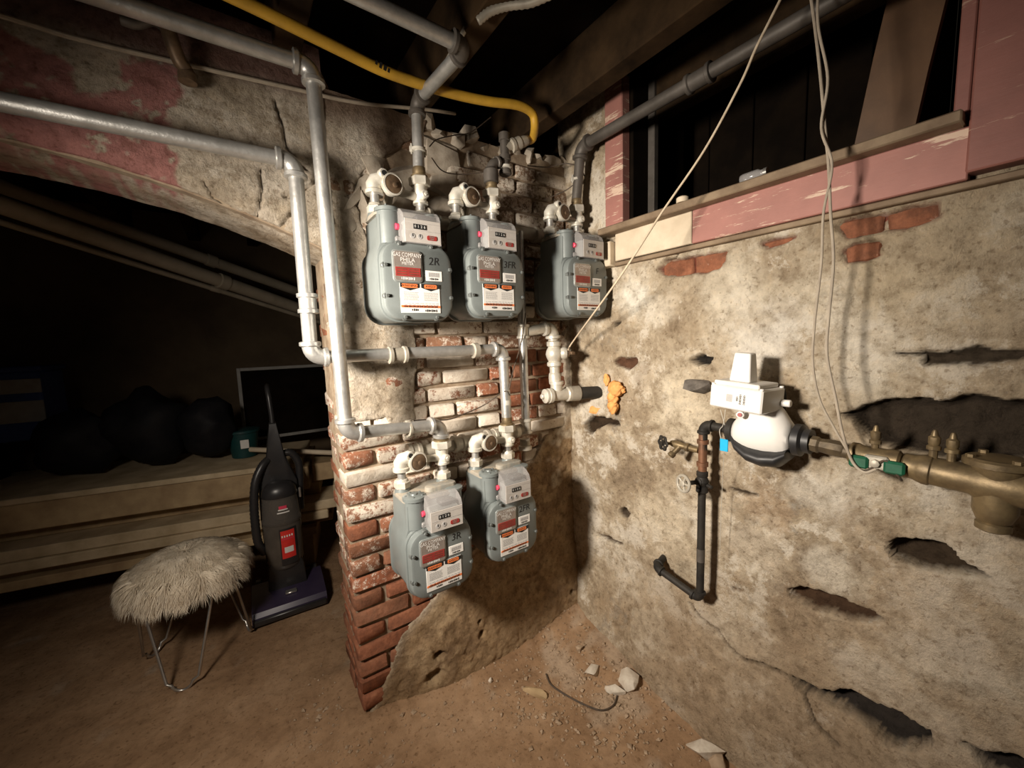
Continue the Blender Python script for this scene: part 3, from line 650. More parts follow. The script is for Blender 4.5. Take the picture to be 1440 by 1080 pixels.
# ================================================================== GAS METERS
ROUND = lambda wd, ht, r, z0: rrect(wd, ht, r, 6, 0, z0+ht/2)
def make_meter(name):
    t = thing(name, 'x', 'gas meter')
    X, Z, Yv = (1, 0, 0), (0, 0, 1), (0, 1, 0)
    fc = MB().prism(ROUND(0.238, 0.246, 0.058, 0.002), (0, 0, 0), X, Z, (0, 0.030, 0), 0.012)
    fc.prism(ROUND(0.250, 0.256, 0.062, -0.003), (0, 0.030, 0), X, Z, (0, 0.014, 0), 0.003)
    cover = build(fc, 'front_cover', 'meter', t, 30, local=True)
    for (bx, bz) in ((-0.109, 0.078), (-0.109, 0.172), (0.109, 0.078), (0.109, 0.172), (-0.055, 0.012), (0.055, 0.012), (-0.062, 0.240), (0.045, 0.240)):
        b = MB().lathe([(0.0120, 0.012), (0.0115, -0.0005), (0.0095, -0.002)], (bx, 0.004, bz), (0, 1, 0), 14)
        b.lathe([(0.0060, 0.0), (0.0060, 0.006), (0.0045, 0.0072)], (bx, 0.001, bz), (0, -1, 0), 6)
        build(b, 'bolt', 'bolt', cover, 30, local=True)
    # case with its raised shoulders
    P = []
    base = rrect(0.246, 0.252, 0.060, 6, 0, 0.126)
    for x, z in base:
        if z > 0.126: z = 0.126+(z-0.126)*1.0
        P.append((x, z))
    body = MB().prism([(0.123, 0.06), (0.108, 0.025), (0.07, 0.002), (-0.07, 0.002), (-0.108, 0.025), (-0.123, 0.06), (-0.125, 0.185), (-0.118, 0.222), (-0.108, 0.25), (-0.106, 0.335), (-0.098, 0.343), (0.098, 0.343), (0.106, 0.335), (0.108, 0.25), (0.118, 0.222), (0.125, 0.185)],
                      (0, 0.044, 0), X, Z, (0, 0.148, 0), 0.004)
    build(body, 'case', 'meter', t, 40, local=True)
    rc = MB().prism(ROUND(0.254, 0.262, 0.064, -0.004), (0, 0.192, 0), X, Z, (0, 0.012, 0), 0.003)
    rc.prism(ROUND(0.240, 0.250, 0.062, 0.001), (0, 0.234, 0), X, Z, (0, -0.030, 0), 0.012)
    build(rc, 'rear_cover', 'meter', t, 30, local=True)
    dk = MB().prism(rrect(0.222, 0.152, 0.030, 5, 0, 0.118), (0, 0, 0.356), X, Yv, (0, 0, -0.016), 0.005)
    dk.prism(rrect(0.12, 0.045, 0.02, 5, 0.040, 0.085), (0, 0, 0.372), X, Yv, (0, 0, -0.018), 0.006)
    build(dk, 'top_deck', 'dustytop', t, 30, local=True)
    col = MB().lathe([(0.036, 0), (0.036, 0.10), (0.041, 0.101), (0.041, 0.112), (0.034, 0.116), (0.012, 0.117), (0.010, 0.121)], (-0.072, 0.062, 0.247), Z, 20)
    for a in range(5):
        an = a*2*PI/5+0.5
        col.lathe([(0.004, 0), (0.004, 0.004)], (-0.072+0.030*math.cos(an), 0.062+0.030*math.sin(an), 0.362), Z, 6)
    build(col, 'valve_chamber', 'meter', t, 30, local=True)
    rcol = MB().lathe([(0.030, 0), (0.030, 0.10), (0.034, 0.101), (0.034, 0.110), (0.02, 0.113)], (0.080, 0.060, 0.247), Z, 18)
    build(rcol, 'outlet_chamber', 'meter', t, 30, local=True)
    for sx in (-1, 1):
        bs_ = MB().lathe([(0.030, 0), (0.027, 0.012), (0.024, 0.022)], (sx*0.082, 0.150, 0.350), Z, 16)
        build(bs_, 'connection_boss', 'meter', t, 30, local=True)
    # index: dial plate and counter under a clear hood
    x0, x1 = -0.050, 0.075
    prof = [(-0.018, 0.243), (-0.018, 0.318), (-0.010, 0.336), (0.010, 0.352), (0.034, 0.360), (0.060, 0.356), (0.080, 0.342), (0.085, 0.325), (0.085, 0.262), (0.030, 0.248)]
    bk = MB().prism([(-0.008, 0.250), (-0.008, 0.314), (0.010, 0.318), (0.060, 0.314), (0.060, 0.252)], (x0+0.012, 0, 0), (0, 1, 0), Z, (x1-x0-0.024, 0, 0), 0)
    ix = build(bk, 'index_mechanism', 'badgerim', t, 30, local=True)
    hd = MB().prism(prof, (x0, 0, 0), (0, 1, 0), Z, (x1-x0, 0, 0), 0.004)
    build(hd, 'index_hood', 'clear', ix, 25, local=True)
    ft_ = MB().box(x0+0.002, x1-0.002, -0.0210, -0.0185, 0.2450, 0.3165, 0.0005)
    build(ft_, 'dial_plate', 'dial', ix, 25, local=True)
    build(MB().box(-0.020, 0.022, -0.0228, -0.0211, 0.286, 0.3015, 0.0004), 'counter_window', 'ink', ix, local=True)
    dg = MB()
    for k, ch in enumerate('0126'): put_text(dg, ch, 0.012, (-0.0145+k*0.0105, -0.0231, 0.2938), X, Z)
    build(dg, 'counter_digits', 'paper', ix, fix=False, local=True)
    ln = MB().box(x0+0.006, x1-0.006, -0.0216, -0.0211, 0.2815, 0.2825, 0.0002).box(x0+0.006, x1-0.006, -0.0216, -0.0211, 0.3055, 0.3062, 0.0002)
    build(ln, 'dial_rule', 'greyink', ix, local=True)
    for dx in (-0.024, 0.000):
        d_ = MB().lathe([(0.0078, 0), (0.0078, 0.001)], (dx, -0.0211, 0.264), (0, -1, 0), 18)
        dd = build(d_, 'test_dial', 'greyink', ix, local=True)
        build(MB().box(dx-0.0012, dx+0.0012, -0.0229, -0.0222, 0.262, 0.271, 0.0003), 'dial_hand', 'ink', ix, local=True)
    build(MB().prism(rrect(0.034, 0.015, 0.005, 3, 0.041, 0.263), (0, -0.0224, 0), X, Z, (0, 0.0012, 0)), 'red_sticker', 'red', ix, local=True)
    tt = MB(); put_marks(tt, 5, 0.0065, (0.041, -0.0227, 0.2665), X, Z); put_marks(tt, 4, 0.0065, (0.041, -0.0227, 0.2598), X, Z)
    build(tt, 'sticker_lettering', 'badge', ix, fix=False, local=True)
    build(MB().box(0.0, 0.050, 0.0, 0.04, 0.319, 0.340, 0.004), 'drive_block', 'ink', ix, local=True)
    sl = MB().lathe([(0.010, 0), (0.010, 0.008), (0.007, 0.010)], (x0-0.001, 0.028, 0.300), (-1, 0, 0), 14)
    build(sl, 'seal', 'pinkred', ix, local=True)
    lg = MB().lathe([(0.016, 0), (0.016, 0.010), (0.012, 0.014)], (x0+0.004, 0.048, 0.300), (-1, 0, 0), 14).box(x0-0.014, x0+0.002, 0.02, 0.07, 0.250, 0.270, 0.004)
    build(lg, 'hood_lug', 'clear', ix, local=True)
    # badge, stickers
    bd = MB().prism(rrect(0.098, 0.100, 0.012, 4, -0.039, 0.172), (0, -0.0045, 0), X, Z, (0, 0.006, 0), 0.002)
    bg = build(bd, 'badge', 'badgerim', t, 30, local=True)
    build(MB().prism(rrect(0.088, 0.090, 0.009, 4, -0.039, 0.172), (0, -0.0054, 0), X, Z, (0, 0.001, 0)), 'badge_face', 'badge', bg, local=True)
    build(MB().box(-0.080, 0.002, -0.0066, -0.0055, 0.140, 0.168, 0.0004), 'red_band', 'red', bg, local=True)
    bt_ = MB(); put_text(bt_, 'GAS COMPANY', 0.0185, (-0.039, -0.0060, 0.206), X, Z, 0.74); put_text(bt_, 'PHILA', 0.0185, (-0.039, -0.0060, 0.191), X, Z, 1.0)
    put_text(bt_, 'METER', 0.012, (-0.039, -0.0060, 0.1795), X, Z, 1.1); put_marks(bt_, 8, 0.010, (-0.039, -0.0060, 0.1335), X, Z)
    o = build(bt_, 'badge_lettering', 'paper', bg, fix=False, local=True); o['kind'] = 'stuff'
    rl = MB()
    for k in range(3): rl.box(-0.075, -0.044, -0.0070, -0.0067, 0.145+k*0.008, 0.147+k*0.008, 0.0001).box(-0.036, -0.004, -0.0070, -0.0067, 0.145+k*0.008, 0.147+k*0.008, 0.0001)
    o = build(rl, 'red_band_print', 'plug', bg, local=True); o['kind'] = 'stuff'
    bc = build(MB().box(0.022, 0.079, -0.0016, 0.0002, 0.131, 0.164, 0.0004), 'barcode_sticker', 'paper', t, local=True)
    bars = MB()
    for k in range(14): bars.box(0.031+k*0.0028, 0.031+k*0.0028+(0.0017 if k % 3 else 0.0023), -0.0020, -0.0017, 0.144, 0.158, 0.0001)
    o = build(bars, 'barcode', 'greyink', bc, local=True); o['kind'] = 'stuff'
    nm = MB(); put_marks(nm, 7, 0.008, (0.051, -0.0020, 0.1375), X, Z); build(nm, 'number', 'ink', bc, fix=False, local=True)
    wl = build(MB().box(-0.068, 0.068, -0.0020, 0.0002, 0.026, 0.120, 0.0004), 'warning_sticker', 'paper', t, local=True)
    for (xa, xb, tx) in ((-0.068, -0.003, 'WARNING!'), (0.003, 0.068, 'AVISO!')):
        c_ = (xa+xb)/2
        hx = build(MB().prism([(xa, 0.120), (xa, 0.107), (c_, 0.097), (xb, 0.107), (xb, 0.120)], (0, -0.0028, 0), X, Z, (0, 0.0008, 0)), 'sticker_header', 'ink', wl, local=True)
        build(MB().prism(rrect(0.053 if xa < 0 else 0.044, 0.0125, 0.003, 2, c_, 0.1115), (0, -0.0034, 0), X, Z, (0, 0.0005, 0)), 'header_panel', 'orange', wl, local=True)
        tx_ = MB(); put_text(tx_, tx, 0.0115, (c_, -0.0037, 0.1115), X, Z); build(tx_, 'header_lettering', 'ink', wl, fix=False, local=True)
    sm = MB(); r2 = random.Random(3)
    for cxs in (-0.058, 0.010):
        for k in range(7):
            zq = 0.090-k*0.0040; xq = cxs
            while xq < cxs+0.046:
                l = r2.uniform(0.003, 0.009); sm.box(xq, min(xq+l, cxs+0.049), -0.0026, -0.0021, zq, zq+0.0018, 0.0001); xq += l+0.0014
    for k in range(2):
        xq = -0.058
        while xq < 0.055:
            l = r2.uniform(0.004, 0.014); sm.box(xq, xq+l, -0.0026, -0.0021, 0.0555-k*0.005, 0.0573-k*0.005, 0.0001); xq += l+0.004
    o = build(sm, 'small_print', 'greyink', wl, local=True); o['kind'] = 'stuff'
    build(MB().box(-0.068, 0.068, -0.0026, -0.0021, 0.0425, 0.0500, 0.0002), 'orange_strip', 'orange', wl, local=True)
    st = MB(); put_marks(st, 28, 0.0078, (0, -0.0029, 0.0463), X, Z, 0.95); build(st, 'strip_lettering', 'ink', wl, fix=False, local=True)
    ph = MB(); put_marks(ph, 4, 0.009, (-0.020, -0.0025, 0.0355), X, Z, 1.2); put_marks(ph, 8, 0.0095, (0.035, -0.0025, 0.0335), X, Z)
    build(ph, 'phone_lettering', 'ink', wl, fix=False, local=True)
    return t
METERS = [((0.516, 1.250, 1.578), '2R', 'grey gas meter marked 2R, leftmost of the upper row'), ((0.822, 1.250, 1.592), '3FR', 'grey gas meter marked 3FR, middle of the upper row'),
          ((1.278, 1.235, 1.600), 'F', 'grey gas meter in the wall corner beside the window sill'), ((0.548, 1.250, 0.612), '3R', 'grey gas meter marked 3R, hanging lowest on the brick pier'),
          ((0.868, 1.265, 0.625), '2FR', 'grey gas meter marked 2FR, right one of the lower row')]
gm = make_meter('gas_meter')
trees = [gm]+[copy_tree(gm) for _ in METERS[1:]]
for t, (loc, mk, lab) in zip(trees, METERS):
    t.location = loc; t['label'] = lab; t['group'] = 'gas meters on the brick wall'; ORG[t.as_pointer()] = np.array(loc)
    hw = MB(); put_text(hw, mk, 0.036, (0.054, -0.0008, 0.194), (1, 0.0, 0.03), (0.12, 0, 1), 1.0)
    o = build(hw, 'handwriting', 'ink', t, fix=False, local=True)

# ------------------------------------------------------------------ meter bars with lock valve and union
def make_bar():
    t = thing('meter_bar', 'x', 'meter bar'); Z = (0, 0, 1)
    for sx in (-1, 1):
        x = sx*0.082
        build(MB().hexnut((x, 0.15, 0.366), Z, 0.030, 0.026).lathe([(0.024, 0), (0.021, 0.008)], (x, 0.15, 0.392), Z, 16), 'swivel_nut', 'whitefit', t, 25, local=True)
        top = 0.436 if sx < 0 else 0.426
        build(MB().tube([(x, 0.15, 0.392), (x, 0.15, top)], 0.0150, 14), 'nipple', 'galv', t, local=True)
    x = -0.082
    el = MB().lathe([(0.030, 0), (0.030, 0.012), (0.026, 0.016), (0.025, 0.03)], (x, 0.15, 0.430), Z, 18)
    el.tube([(x, 0.15, 0.445), (x, 0.15, 0.460), (x+0.006, 0.147, 0.472), (x+0.020, 0.140, 0.477), (x+0.045, 0.130, 0.472)], [0.026, 0.027, 0.027, 0.026, 0.024], 16)
    build(el, 'inlet_elbow', 'whitefit', t, 40, local=True)
    ax = np.array([0.12, -0.95, -0.02]); ax /= np.linalg.norm(ax); c = np.array([x+0.050, 0.140, 0.462])
    vb = MB().lathe([(0.022, -0.02), (0.033, 0.0), (0.037, 0.018), (0.036, 0.030), (0.031, 0.032), (0.030, 0.028)], c, ax, 24)
    vb.lathe([(0.014, 0.006), (0.016, 0.010), (0.016, 0.028), (0.013, 0.031)], c+np.array([-0.030, 0, 0.030]), ax, 12)
    v_ = build(vb, 'lock_valve', 'whitefit', t, 40, local=True)
    build(MB().lathe([(0.030, 0.0270), (0.030, 0.0295), (0.026, 0.0320)], c, ax, 20).lathe([(0.009, 0.032), (0.009, 0.0375), (0.006, 0.039)], c+np.array([0.004, 0, -0.003]), ax, 10), 'valve_plug', 'plug', v_, 40, local=True)
    build(MB().lathe([(0.0085, 0.029), (0.0085, 0.0322)], c+np.array([-0.030, 0, 0.030]), ax, 12), 'lock_hole', 'ink', v_, local=True)
    br = MB().tube([(x+0.065, 0.152, 0.458), (x+0.085, 0.155, 0.456), (0.04, 0.155, 0.452), (0.075, 0.152, 0.450)], [0.022, 0.014, 0.013, 0.018], 14)
    br.lathe([(0.013, 0), (0.013, 0.018), (0.009, 0.021)], (0.008, 0.150, 0.458), (0, -1, 0.1), 12)
    build(br, 'bar', 'galv_warm', t, 40, local=True)
    x = 0.082
    te = MB().lathe([(0.027, 0), (0.027, 0.008), (0.021, 0.012), (0.023, 0.030), (0.025, 0.050), (0.025, 0.062)], (x, 0.15, 0.424), Z, 18)
    te.lathe([(0.015, 0), (0.015, 0.026), (0.012, 0.029)], (x+0.002, 0.142, 0.452), (0.1, -1, 0), 14)
    tb = build(te, 'outlet_tee', 'whitefit', t, 35, local=True)
    build(MB().lathe([(0.006, 0.028), (0.006, 0.034)], (x+0.002, 0.142, 0.452), (0.1, -1, 0), 4), 'test_plug', 'whitefit', tb, 35, local=True)
    build(MB().hexnut((x, 0.15, 0.486), Z, 0.038, 0.030, 0.2), 'union_nut', 'whitefit', t, 25, local=True)
    build(MB().lathe([(0.030, 0), (0.030, 0.006), (0.022, 0.010), (0.024, 0.022), (0.022, 0.034)], (x, 0.15, 0.516), Z, 18), 'union_tail', 'brass', t, 35, local=True)
    return t
BARL = ['pale meter bar and lock valve above the meter marked 2R', 'pale meter bar and lock valve above the meter marked 3FR', 'meter bar and lock valve above the corner meter by the window', 'pale meter bar and lock valve above the lowest meter, marked 3R', 'pale meter bar and lock valve above the meter marked 2FR']
b0 = make_bar(); bars_ = [b0]+[copy_tree(b0) for _ in range(4)]
for t, (loc, mk, _), lab in zip(bars_, METERS, BARL):
    t.location = loc; t['label'] = lab; t['group'] = 'meter bars over the gas meters'; ORG[t.as_pointer()] = np.array(loc)
OUT = [np.array(l)+np.array([0.082, 0.150, 0.545]) for l, _, _ in METERS]

# ================================================================== PIPE RUNS
def unit(v): v = np.array(v, float); return v/np.linalg.norm(v)
def elbow(root, p, d0, d1, r, mt):
    """90 or 45 degree malleable elbow: curved body with banded ends; d0 arrives, d1 leaves"""
    p = np.array(p, float); d0, d1 = unit(d0), unit(d1); e = r*2.1
    pts_ = []
    for k in range(9):
        t = k/8; a = p-d0*e; b = p+d1*e; pts_.append((1-t)**2*a+2*(1-t)*t*p+t*t*b)
    q = MB().tube(pts_, r*1.22, 16)
    q.lathe([(r*1.25, 0), (r*1.5, r*0.12), (r*1.5, r*0.62), (r*1.25, r*0.8)], p-d0*e-d0*r*0.3, d0, 18)
    q.lathe([(r*1.25, 0), (r*1.5, r*0.12), (r*1.5, r*0.62), (r*1.25, r*0.8)], p+d1*e+d1*r*0.3, -d1, 18)
    return build(q, 'elbow', mt, root, 45)
def pipe_run(root, pts, r, mt, mte=None, ends=(0, 0)):
    mte = mte or mt; P = [np.array(p, float) for p in pts]
    for i in range(len(P)-1):
        d = unit(P[i+1]-P[i]); a = P[i]+d*(r*1.6 if i > 0 else 0); b = P[i+1]-d*(r*1.6 if i < len(P)-2 else 0)
        build(MB().tube([a, b], r, 18), 'pipe', mt, root, 45)
    for i in range(1, len(P)-1): elbow(root, P[i], P[i]-P[i-1], P[i+1]-P[i], r, mte)
def coupling(root, p, d, r, mt, L=3.0):
    d = unit(d); q = MB().lathe([(r*1.05, 0), (r*1.45, r*0.1), (r*1.45, r*0.6), (r*1.22, r*0.75), (r*1.22, r*(L-0.75)), (r*1.45, r*(L-0.6)), (r*1.45, r*(L-0.1)), (r*1.05, r*L)], np.array(p)-d*r*L/2, d, 20)
    return build(q, 'coupling', mt, root, 40)
def clamp(root, p, d, r, mt='whitefit'):
    d = unit(d); side = unit(np.cross(d, (0, 1, 0))); p = np.array(p)
    q = MB().lathe([(r*1.02, 0), (r*1.22, r*0.1), (r*1.22, r*0.5), (r*1.02, r*0.6)], p-d*r*0.3, d, 16)
    for s in (-1, 1):
        q.hexnut(p+side*s*r*1.15-d*r*0.5, d, r*0.34, r*0.9); q.tube([p+side*s*r*1.15-d*r*0.8, p+side*s*r*1.15+d*r*0.8], r*0.16, 8)
    return build(q, 'ground_clamp', mt, root, 30)
R1 = 0.0215
# pipe to the right meter of the lower row
z1, xv = 2.071, 0.203
p1 = thing('gas_pipe', 'grey gas pipe along the arch dropping to the meter marked 2FR', 'pipe', (xv, 1.42, 1.47), group='gas supply pipes')
o5 = OUT[4]
pipe_run(p1, [(-1.3, 1.42, z1-0.004), (xv, 1.42, z1), (xv, 1.42, 1.470), (o5[0]-0.006, 1.42, 1.472), (o5[0], o5[1], o5[2])], R1, 'galv')
coupling(p1, onY(433, 427, 1.42), (0, 0, 1), R1, 'galv'); coupling(p1, onY(559, 499, 1.42), (1, 0, 0), R1, 'galv_warm', 3.2)
coupling(p1, onY(668, 493, 1.42), (1, 0, 0), R1, 'galv_warm', 1.2)
build(MB().tube([o5+np.array([0, 0, 0.06+0.10*k/10]) for k in range(3)], R1*1.03, 16), 'paint_band', 'whitefit', p1)
# tall pipe in front, to the lowest meter
p2 = thing('gas_pipe', 'tall grey gas pipe in front of the pier feeding the lowest meter', 'pipe', (0.268, 1.36, 1.2), group='gas supply pipes')
o4 = OUT[3]
pipe_run(p2, [(-1.2, 1.36, 2.322), (0.262, 1.36, 2.328), (0.279, 1.36, 1.218), (o4[0], 1.395, 1.192), o4], R1, 'galv')
clamp(p2, onY(575, 603, 1.385), (1, 0.1, 0), R1*1.05, 'galv_warm')
# meter 2R outlet
p3 = thing('gas_pipe', 'gas pipe rising from the meter marked 2R and turning under the joists', 'pipe', OUT[0], group='gas supply pipes')
o1 = OUT[0]; e1 = np.array([o1[0]+0.006, 1.40, 2.352])
pipe_run(p3, [o1, e1, (0.642, 1.105, 2.372), (0.30, 1.10, 2.376)], 0.0205, 'galv', 'greyiron')
clamp(p3, o1+np.array([0.001, 0, 0.065]), (0, 0, 1), 0.0215)
# middle upper meter outlet up to the flexible tube
p4 = thing('gas_pipe', 'short stepped gas fitting between the meter marked 3FR and yellow tube', 'pipe', OUT[1], group='gas supply pipes')
o2 = OUT[1]
build(MB().lathe([(0.024, 0), (0.030, 0.004), (0.030, 0.05), (0.024, 0.056), (0.021, 0.06)], o2+np.array([0, 0, -0.004]), (0, 0, 1), 18), 'reducer', 'greyiron', p4)
k2 = o2+np.array([0, 0, 0.075]); k3 = k2+np.array([0.070, 0.0, 0.018])
pipe_run(p4, [o2+np.array([0, 0, 0.03]), k2, k3], 0.016, 'greyiron')
build(MB().lathe([(0.022, 0), (0.026, 0.004), (0.026, 0.016), (0.019, 0.02), (0.019, 0.055), (0.025, 0.058), (0.025, 0.075), (0.018, 0.078), (0.018, 0.13), (0.023, 0.132), (0.023, 0.16), (0.015, 0.165)], k3+np.array([0, 0, -0.05]), (0, 0, 1), 16), 'tee', 'greyiron', p4)
clamp(p4, k3+np.array([0, -0.002, -0.02]), (0, 0, 1), 0.020)
kq = k3+np.array([0.0, 0, 0.055]); yd = unit((0.9, -0.15, 0.42)); yend = kq+yd*0.115
build(MB().lathe([(0.018, 0), (0.018, 0.03), (0.028, 0.032), (0.028, 0.045), (0.024, 0.048), (0.026, 0.075), (0.022, 0.08), (0.022, 0.10), (0.018, 0.115)], kq, yd, 16), 'tube_fitting', 'galv_warm', p4)
# corner meter outlet
p5 = thing('gas_pipe', 'dark grey gas pipe from the corner meter running above the window', 'pipe', OUT[2], group='gas supply pipes')
o3 = OUT[2]
pipe_run(p5, [o3, (1.362, 1.355, 2.365), (1.372, 0.20, 2.372), (1.375, -0.6, 2.375)][:2]+[(1.376, -0.7, 2.362)], 0.0225, 'greyiron')
clamp(p5, o3+np.array([0.0, -0.004, 0.085]), (0, 0, 1), 0.0225)
coupling(p5, (1.368, 0.800, 2.364), (0, 1, 0), 0.0225, 'greyiron', 4)
# headers and riser behind the meters
hd = thing('gas_header', 'horizontal gas header pipe behind the upper meters with riser', 'pipe', (1.08, 1.46, 1.5), group='gas supply pipes')
zh = 1.985
build(MB().tube([(0.47, 1.475, zh-0.02), (1.19, 1.475, zh+0.005)], 0.026, 18), 'pipe', 'galv_warm', hd)
for xh in (0.47, 0.64, 0.94, 1.20): coupling(hd, (xh, 1.475, zh), (1, 0, 0), 0.025, 'galv_warm', 2.4)
for mi in (0, 1, 2):
    l = METERS[mi][0]; build(MB().tube([(l[0]-0.02, 1.475, zh), (l[0]-0.02, 1.42, l[2]+0.462), (l[0]-0.02, 1.398, l[2]+0.462)], 0.015, 12), 'branch', 'galv_warm', hd)
rx = 1.082
build(MB().tube([(rx, 1.465, zh), (rx, 1.455, 1.12)], 0.0195, 18), 'riser', 'galv', hd)
for zt, L in ((1.545, 3.2), (1.11, 3.4)): coupling(hd, (rx, 1.455, zt), (0, 0, 1), 0.0205, 'whitefit', L)
lh = thing('gas_header', 'horizontal gas header pipe behind the two lower meters', 'pipe', (0.8, 1.46, 1.07), group='gas supply pipes')
build(MB().tube([(0.52, 1.475, 1.075), (1.075, 1.465, 1.095)], 0.026, 18), 'pipe', 'galv_warm', lh)
for xh in (0.545, 0.74, 0.90): coupling(lh, (xh, 1.472, 1.083), (1, 0, 0), 0.025, 'galv_warm', 2.2)
for mi in (3, 4):
    l = METERS[mi][0]; build(MB().tube([(l[0]-0.02, 1.472, 1.083), (l[0]-0.02, 1.43, l[2]+0.462), (l[0]-0.02, 1.41, l[2]+0.462)], 0.015, 12), 'branch', 'galv_warm', lh)
build(MB().lathe([(0.024, 0), (0.024, 0.03), (0.031, 0.034), (0.031, 0.05), (0.02, 0.054)], (1.075, 1.455, 1.05), (0, 0, -1), 16), 'drip_cap', 'galv_warm', lh)
build(MB().lathe([(0.019, 0), (0.028, 0.01), (0.028, 0.03), (0.022, 0.034)], (1.01, 1.458, 1.09), (1, 0, 0), 16), 'tee_collar', 'whitefit', lh)
# service entry: elbow, valve, tee, black stub
sv = thing('service_valve', 'white service shutoff valve and tee on the incoming gas pipe', 'valve', (1.25, 1.44, 1.23))
ex, ey = 1.245, 1.44
pipe_run(sv, [(rx+0.02, 1.453, 1.545), (ex, ey, 1.565), (ex+0.003, ey, 1.50)], 0.024, 'whitefit')
vb = MB().lathe([(0.028, 0), (0.034, 0.006), (0.034, 0.020), (0.027, 0.026), (0.036, 0.045), (0.040, 0.06), (0.036, 0.078), (0.027, 0.095), (0.034, 0.10), (0.034, 0.118), (0.026, 0.124)], (ex+0.006, ey, 1.375), (0, 0, 1), 20)
vo = build(vb, 'valve_body', 'whitefit', sv, 40)
build(MB().lathe([(0.024, 0), (0.030, 0.012), (0.030, 0.022), (0.026, 0.030)], (ex+0.030, ey-0.02, 1.438), (0.8, -0.6, 0), 18), 'valve_side', 'whitefit', vo)
build(MB().lathe([(0.020, 0), (0.020, 0.012), (0.008, 0.014), (0.008, 0.022)], (ex+0.052, ey-0.037, 1.438), (0.8, -0.6, 0), 14), 'valve_plug', 'plug', vo)
build(MB().box(ex+0.050, ex+0.075, ey-0.075, ey-0.03, 1.430, 1.446, 0.003), 'valve_tang', 'plug', vo)
build(MB().lathe([(0.022, 0), (0.022, 0.02), (0.028, 0.022), (0.030, 0.05), (0.028, 0.07), (0.024, 0.075), (0.024, 0.11)], (ex+0.008, ey, 1.272), (0, 0, 1), 18), 'union', 'whitefit', sv)
tee = MB().lathe([(0.030, 0), (0.036, 0.004), (0.036, 0.022), (0.028, 0.028), (0.029, 0.105), (0.036, 0.11), (0.036, 0.128), (0.030, 0.132)], (1.195, ey-0.01, 1.240), (1, -0.15, 0), 20)
tee.lathe([(0.028, 0), (0.028, 0.05), (0.034, 0.052), (0.034, 0.066)], (ex+0.008, ey-0.012, 1.24), (0, 0, 1), 18)
build(tee, 'tee', 'whitefit', sv, 40)
build(MB().lathe([(0.034, 0), (0.034, 0.014), (0.026, 0.018), (0.012, 0.020), (0.012, 0.032), (0.01, 0.034)], (1.197, ey-0.009, 1.240), (-1, 0.15, 0), 18), 'end_plug', 'whitefit', sv, 40)
build(MB().lathe([(0.032, 0), (0.037, 0.004), (0.037, 0.05), (0.030, 0.056)], (1.320, ey-0.028, 1.240), (1, -0.35, 0.0), 18), 'bushing', 'galv_warm', sv, 40)
build(MB().tube([(1.36, ey-0.042, 1.240), (1.50, ey-0.115, 1.240)], 0.030, 18), 'black_stub', 'iron', sv)

# ------------------------------------------------------------------ yellow tube, cables, wires, string
def smooth(pts, n=8):
    P = [np.array(p, float) for p in pts]; P = [2*P[0]-P[1]]+P+[2*P[-1]-P[-2]]; out = []
    for i in range(1, len(P)-2):
        for k in range(n):
            t = k/n; a, b, c, d = P[i-1], P[i], P[i+1], P[i+2]
            out.append(0.5*((2*b)+(c-a)*t+(2*a-5*b+4*c-d)*t*t+(3*b-a-3*c+d)*t**3))
    out.append(P[-2]); return out
yt = thing('yellow_gas_tube', 'yellow coated flexible gas tube looping under the joists', 'gas tube', yend)
yp = [yend, yend+yd*0.03, onY(752, 176, 1.33), onY(748, 159, 1.315), onY(728, 148, 1.31), onY(690, 143, 1.32), onY(650, 135, 1.33), onY(600, 121, 1.33), onY(540, 100, 1.32), onY(480, 71, 1.31), onY(420, 41, 1.30), onY(370, 16, 1.29), onY(320, -8, 1.28), onY(200, -65, 1.26), onY(80, -110, 1.25)]
build(MB().tube(smooth(yp, 6), 0.0165, 14), 'tube', 'yellow', yt)
build(MB().lathe([(0.019, 0), (0.0195, 0.008), (0.017, 0.012)], yend-yd*0.004, yd, 14), 'brass_collar', 'brass', yt)
tx = MB(); c_ = onY(537, 97, 1.30); put_marks(tx, 4, 0.022, c_+np.array([0, -0.0175, -0.004]), unit((0.93, 0, -0.25)), unit((0.25, 0, 0.93)))
# short black print on the tube, kept on its surface
build(tx, 'print', 'ink', yt, fix=False)
def cord(name, label, cat, pts, r, mt, n=8, grp=None):
    P = smooth(pts, n); t = thing(name, label, cat, P[-1], group=grp)
    build(MB().tube(P, r, 8), 'strand', mt, t); return t
cord('electric_cable', 'thin grey cable strung along the top of the arch wall', 'cable', [onY(-250, -45, 1.515), onY(0, 22, 1.515), onY(110, 55, 1.512), onY(240, 86, 1.514), onY(400, 122, 1.512), onY(500, 144, 1.512), onY(598, 154, 1.50), onY(640, 160, 1.52)], 0.0062, 'cable')
cord('pull_string', 'dirty white string slanting from the joists to the service valve', 'string', [onY(799, 492, 1.37), onY(806, 480, 1.36), at(870, 392, 1.40), at(930, 300, 1.30), at(990, 212, 1.20), at(1040, 120, 1.10), at(1062, 70, 1.05), at(1082, 30, 1.02), at(1103, -12, 0.99), at(1125, -60, 0.97)], 0.0036, 'string')
cord('hanging_cable', 'pale hanging cable ending at the green valve handle, nearer strand', 'cable', [onX(1132, -60, 1.24), onX(1145, 30, 1.25), onX(1154, 110, 1.26), onX(1160, 180, 1.27), onX(1165, 230, 1.28), onX(1168, 300, 1.285), onX(1172, 370, 1.29), onX(1165, 450, 1.29), onX(1163, 500, 1.29), onX(1175, 560, 1.295), onX(1185, 610, 1.30), onX(1198, 648, 1.31), onX(1215, 664, 1.305), onX(1232, 660, 1.31)], 0.0036, 'cable', grp='hanging cables')
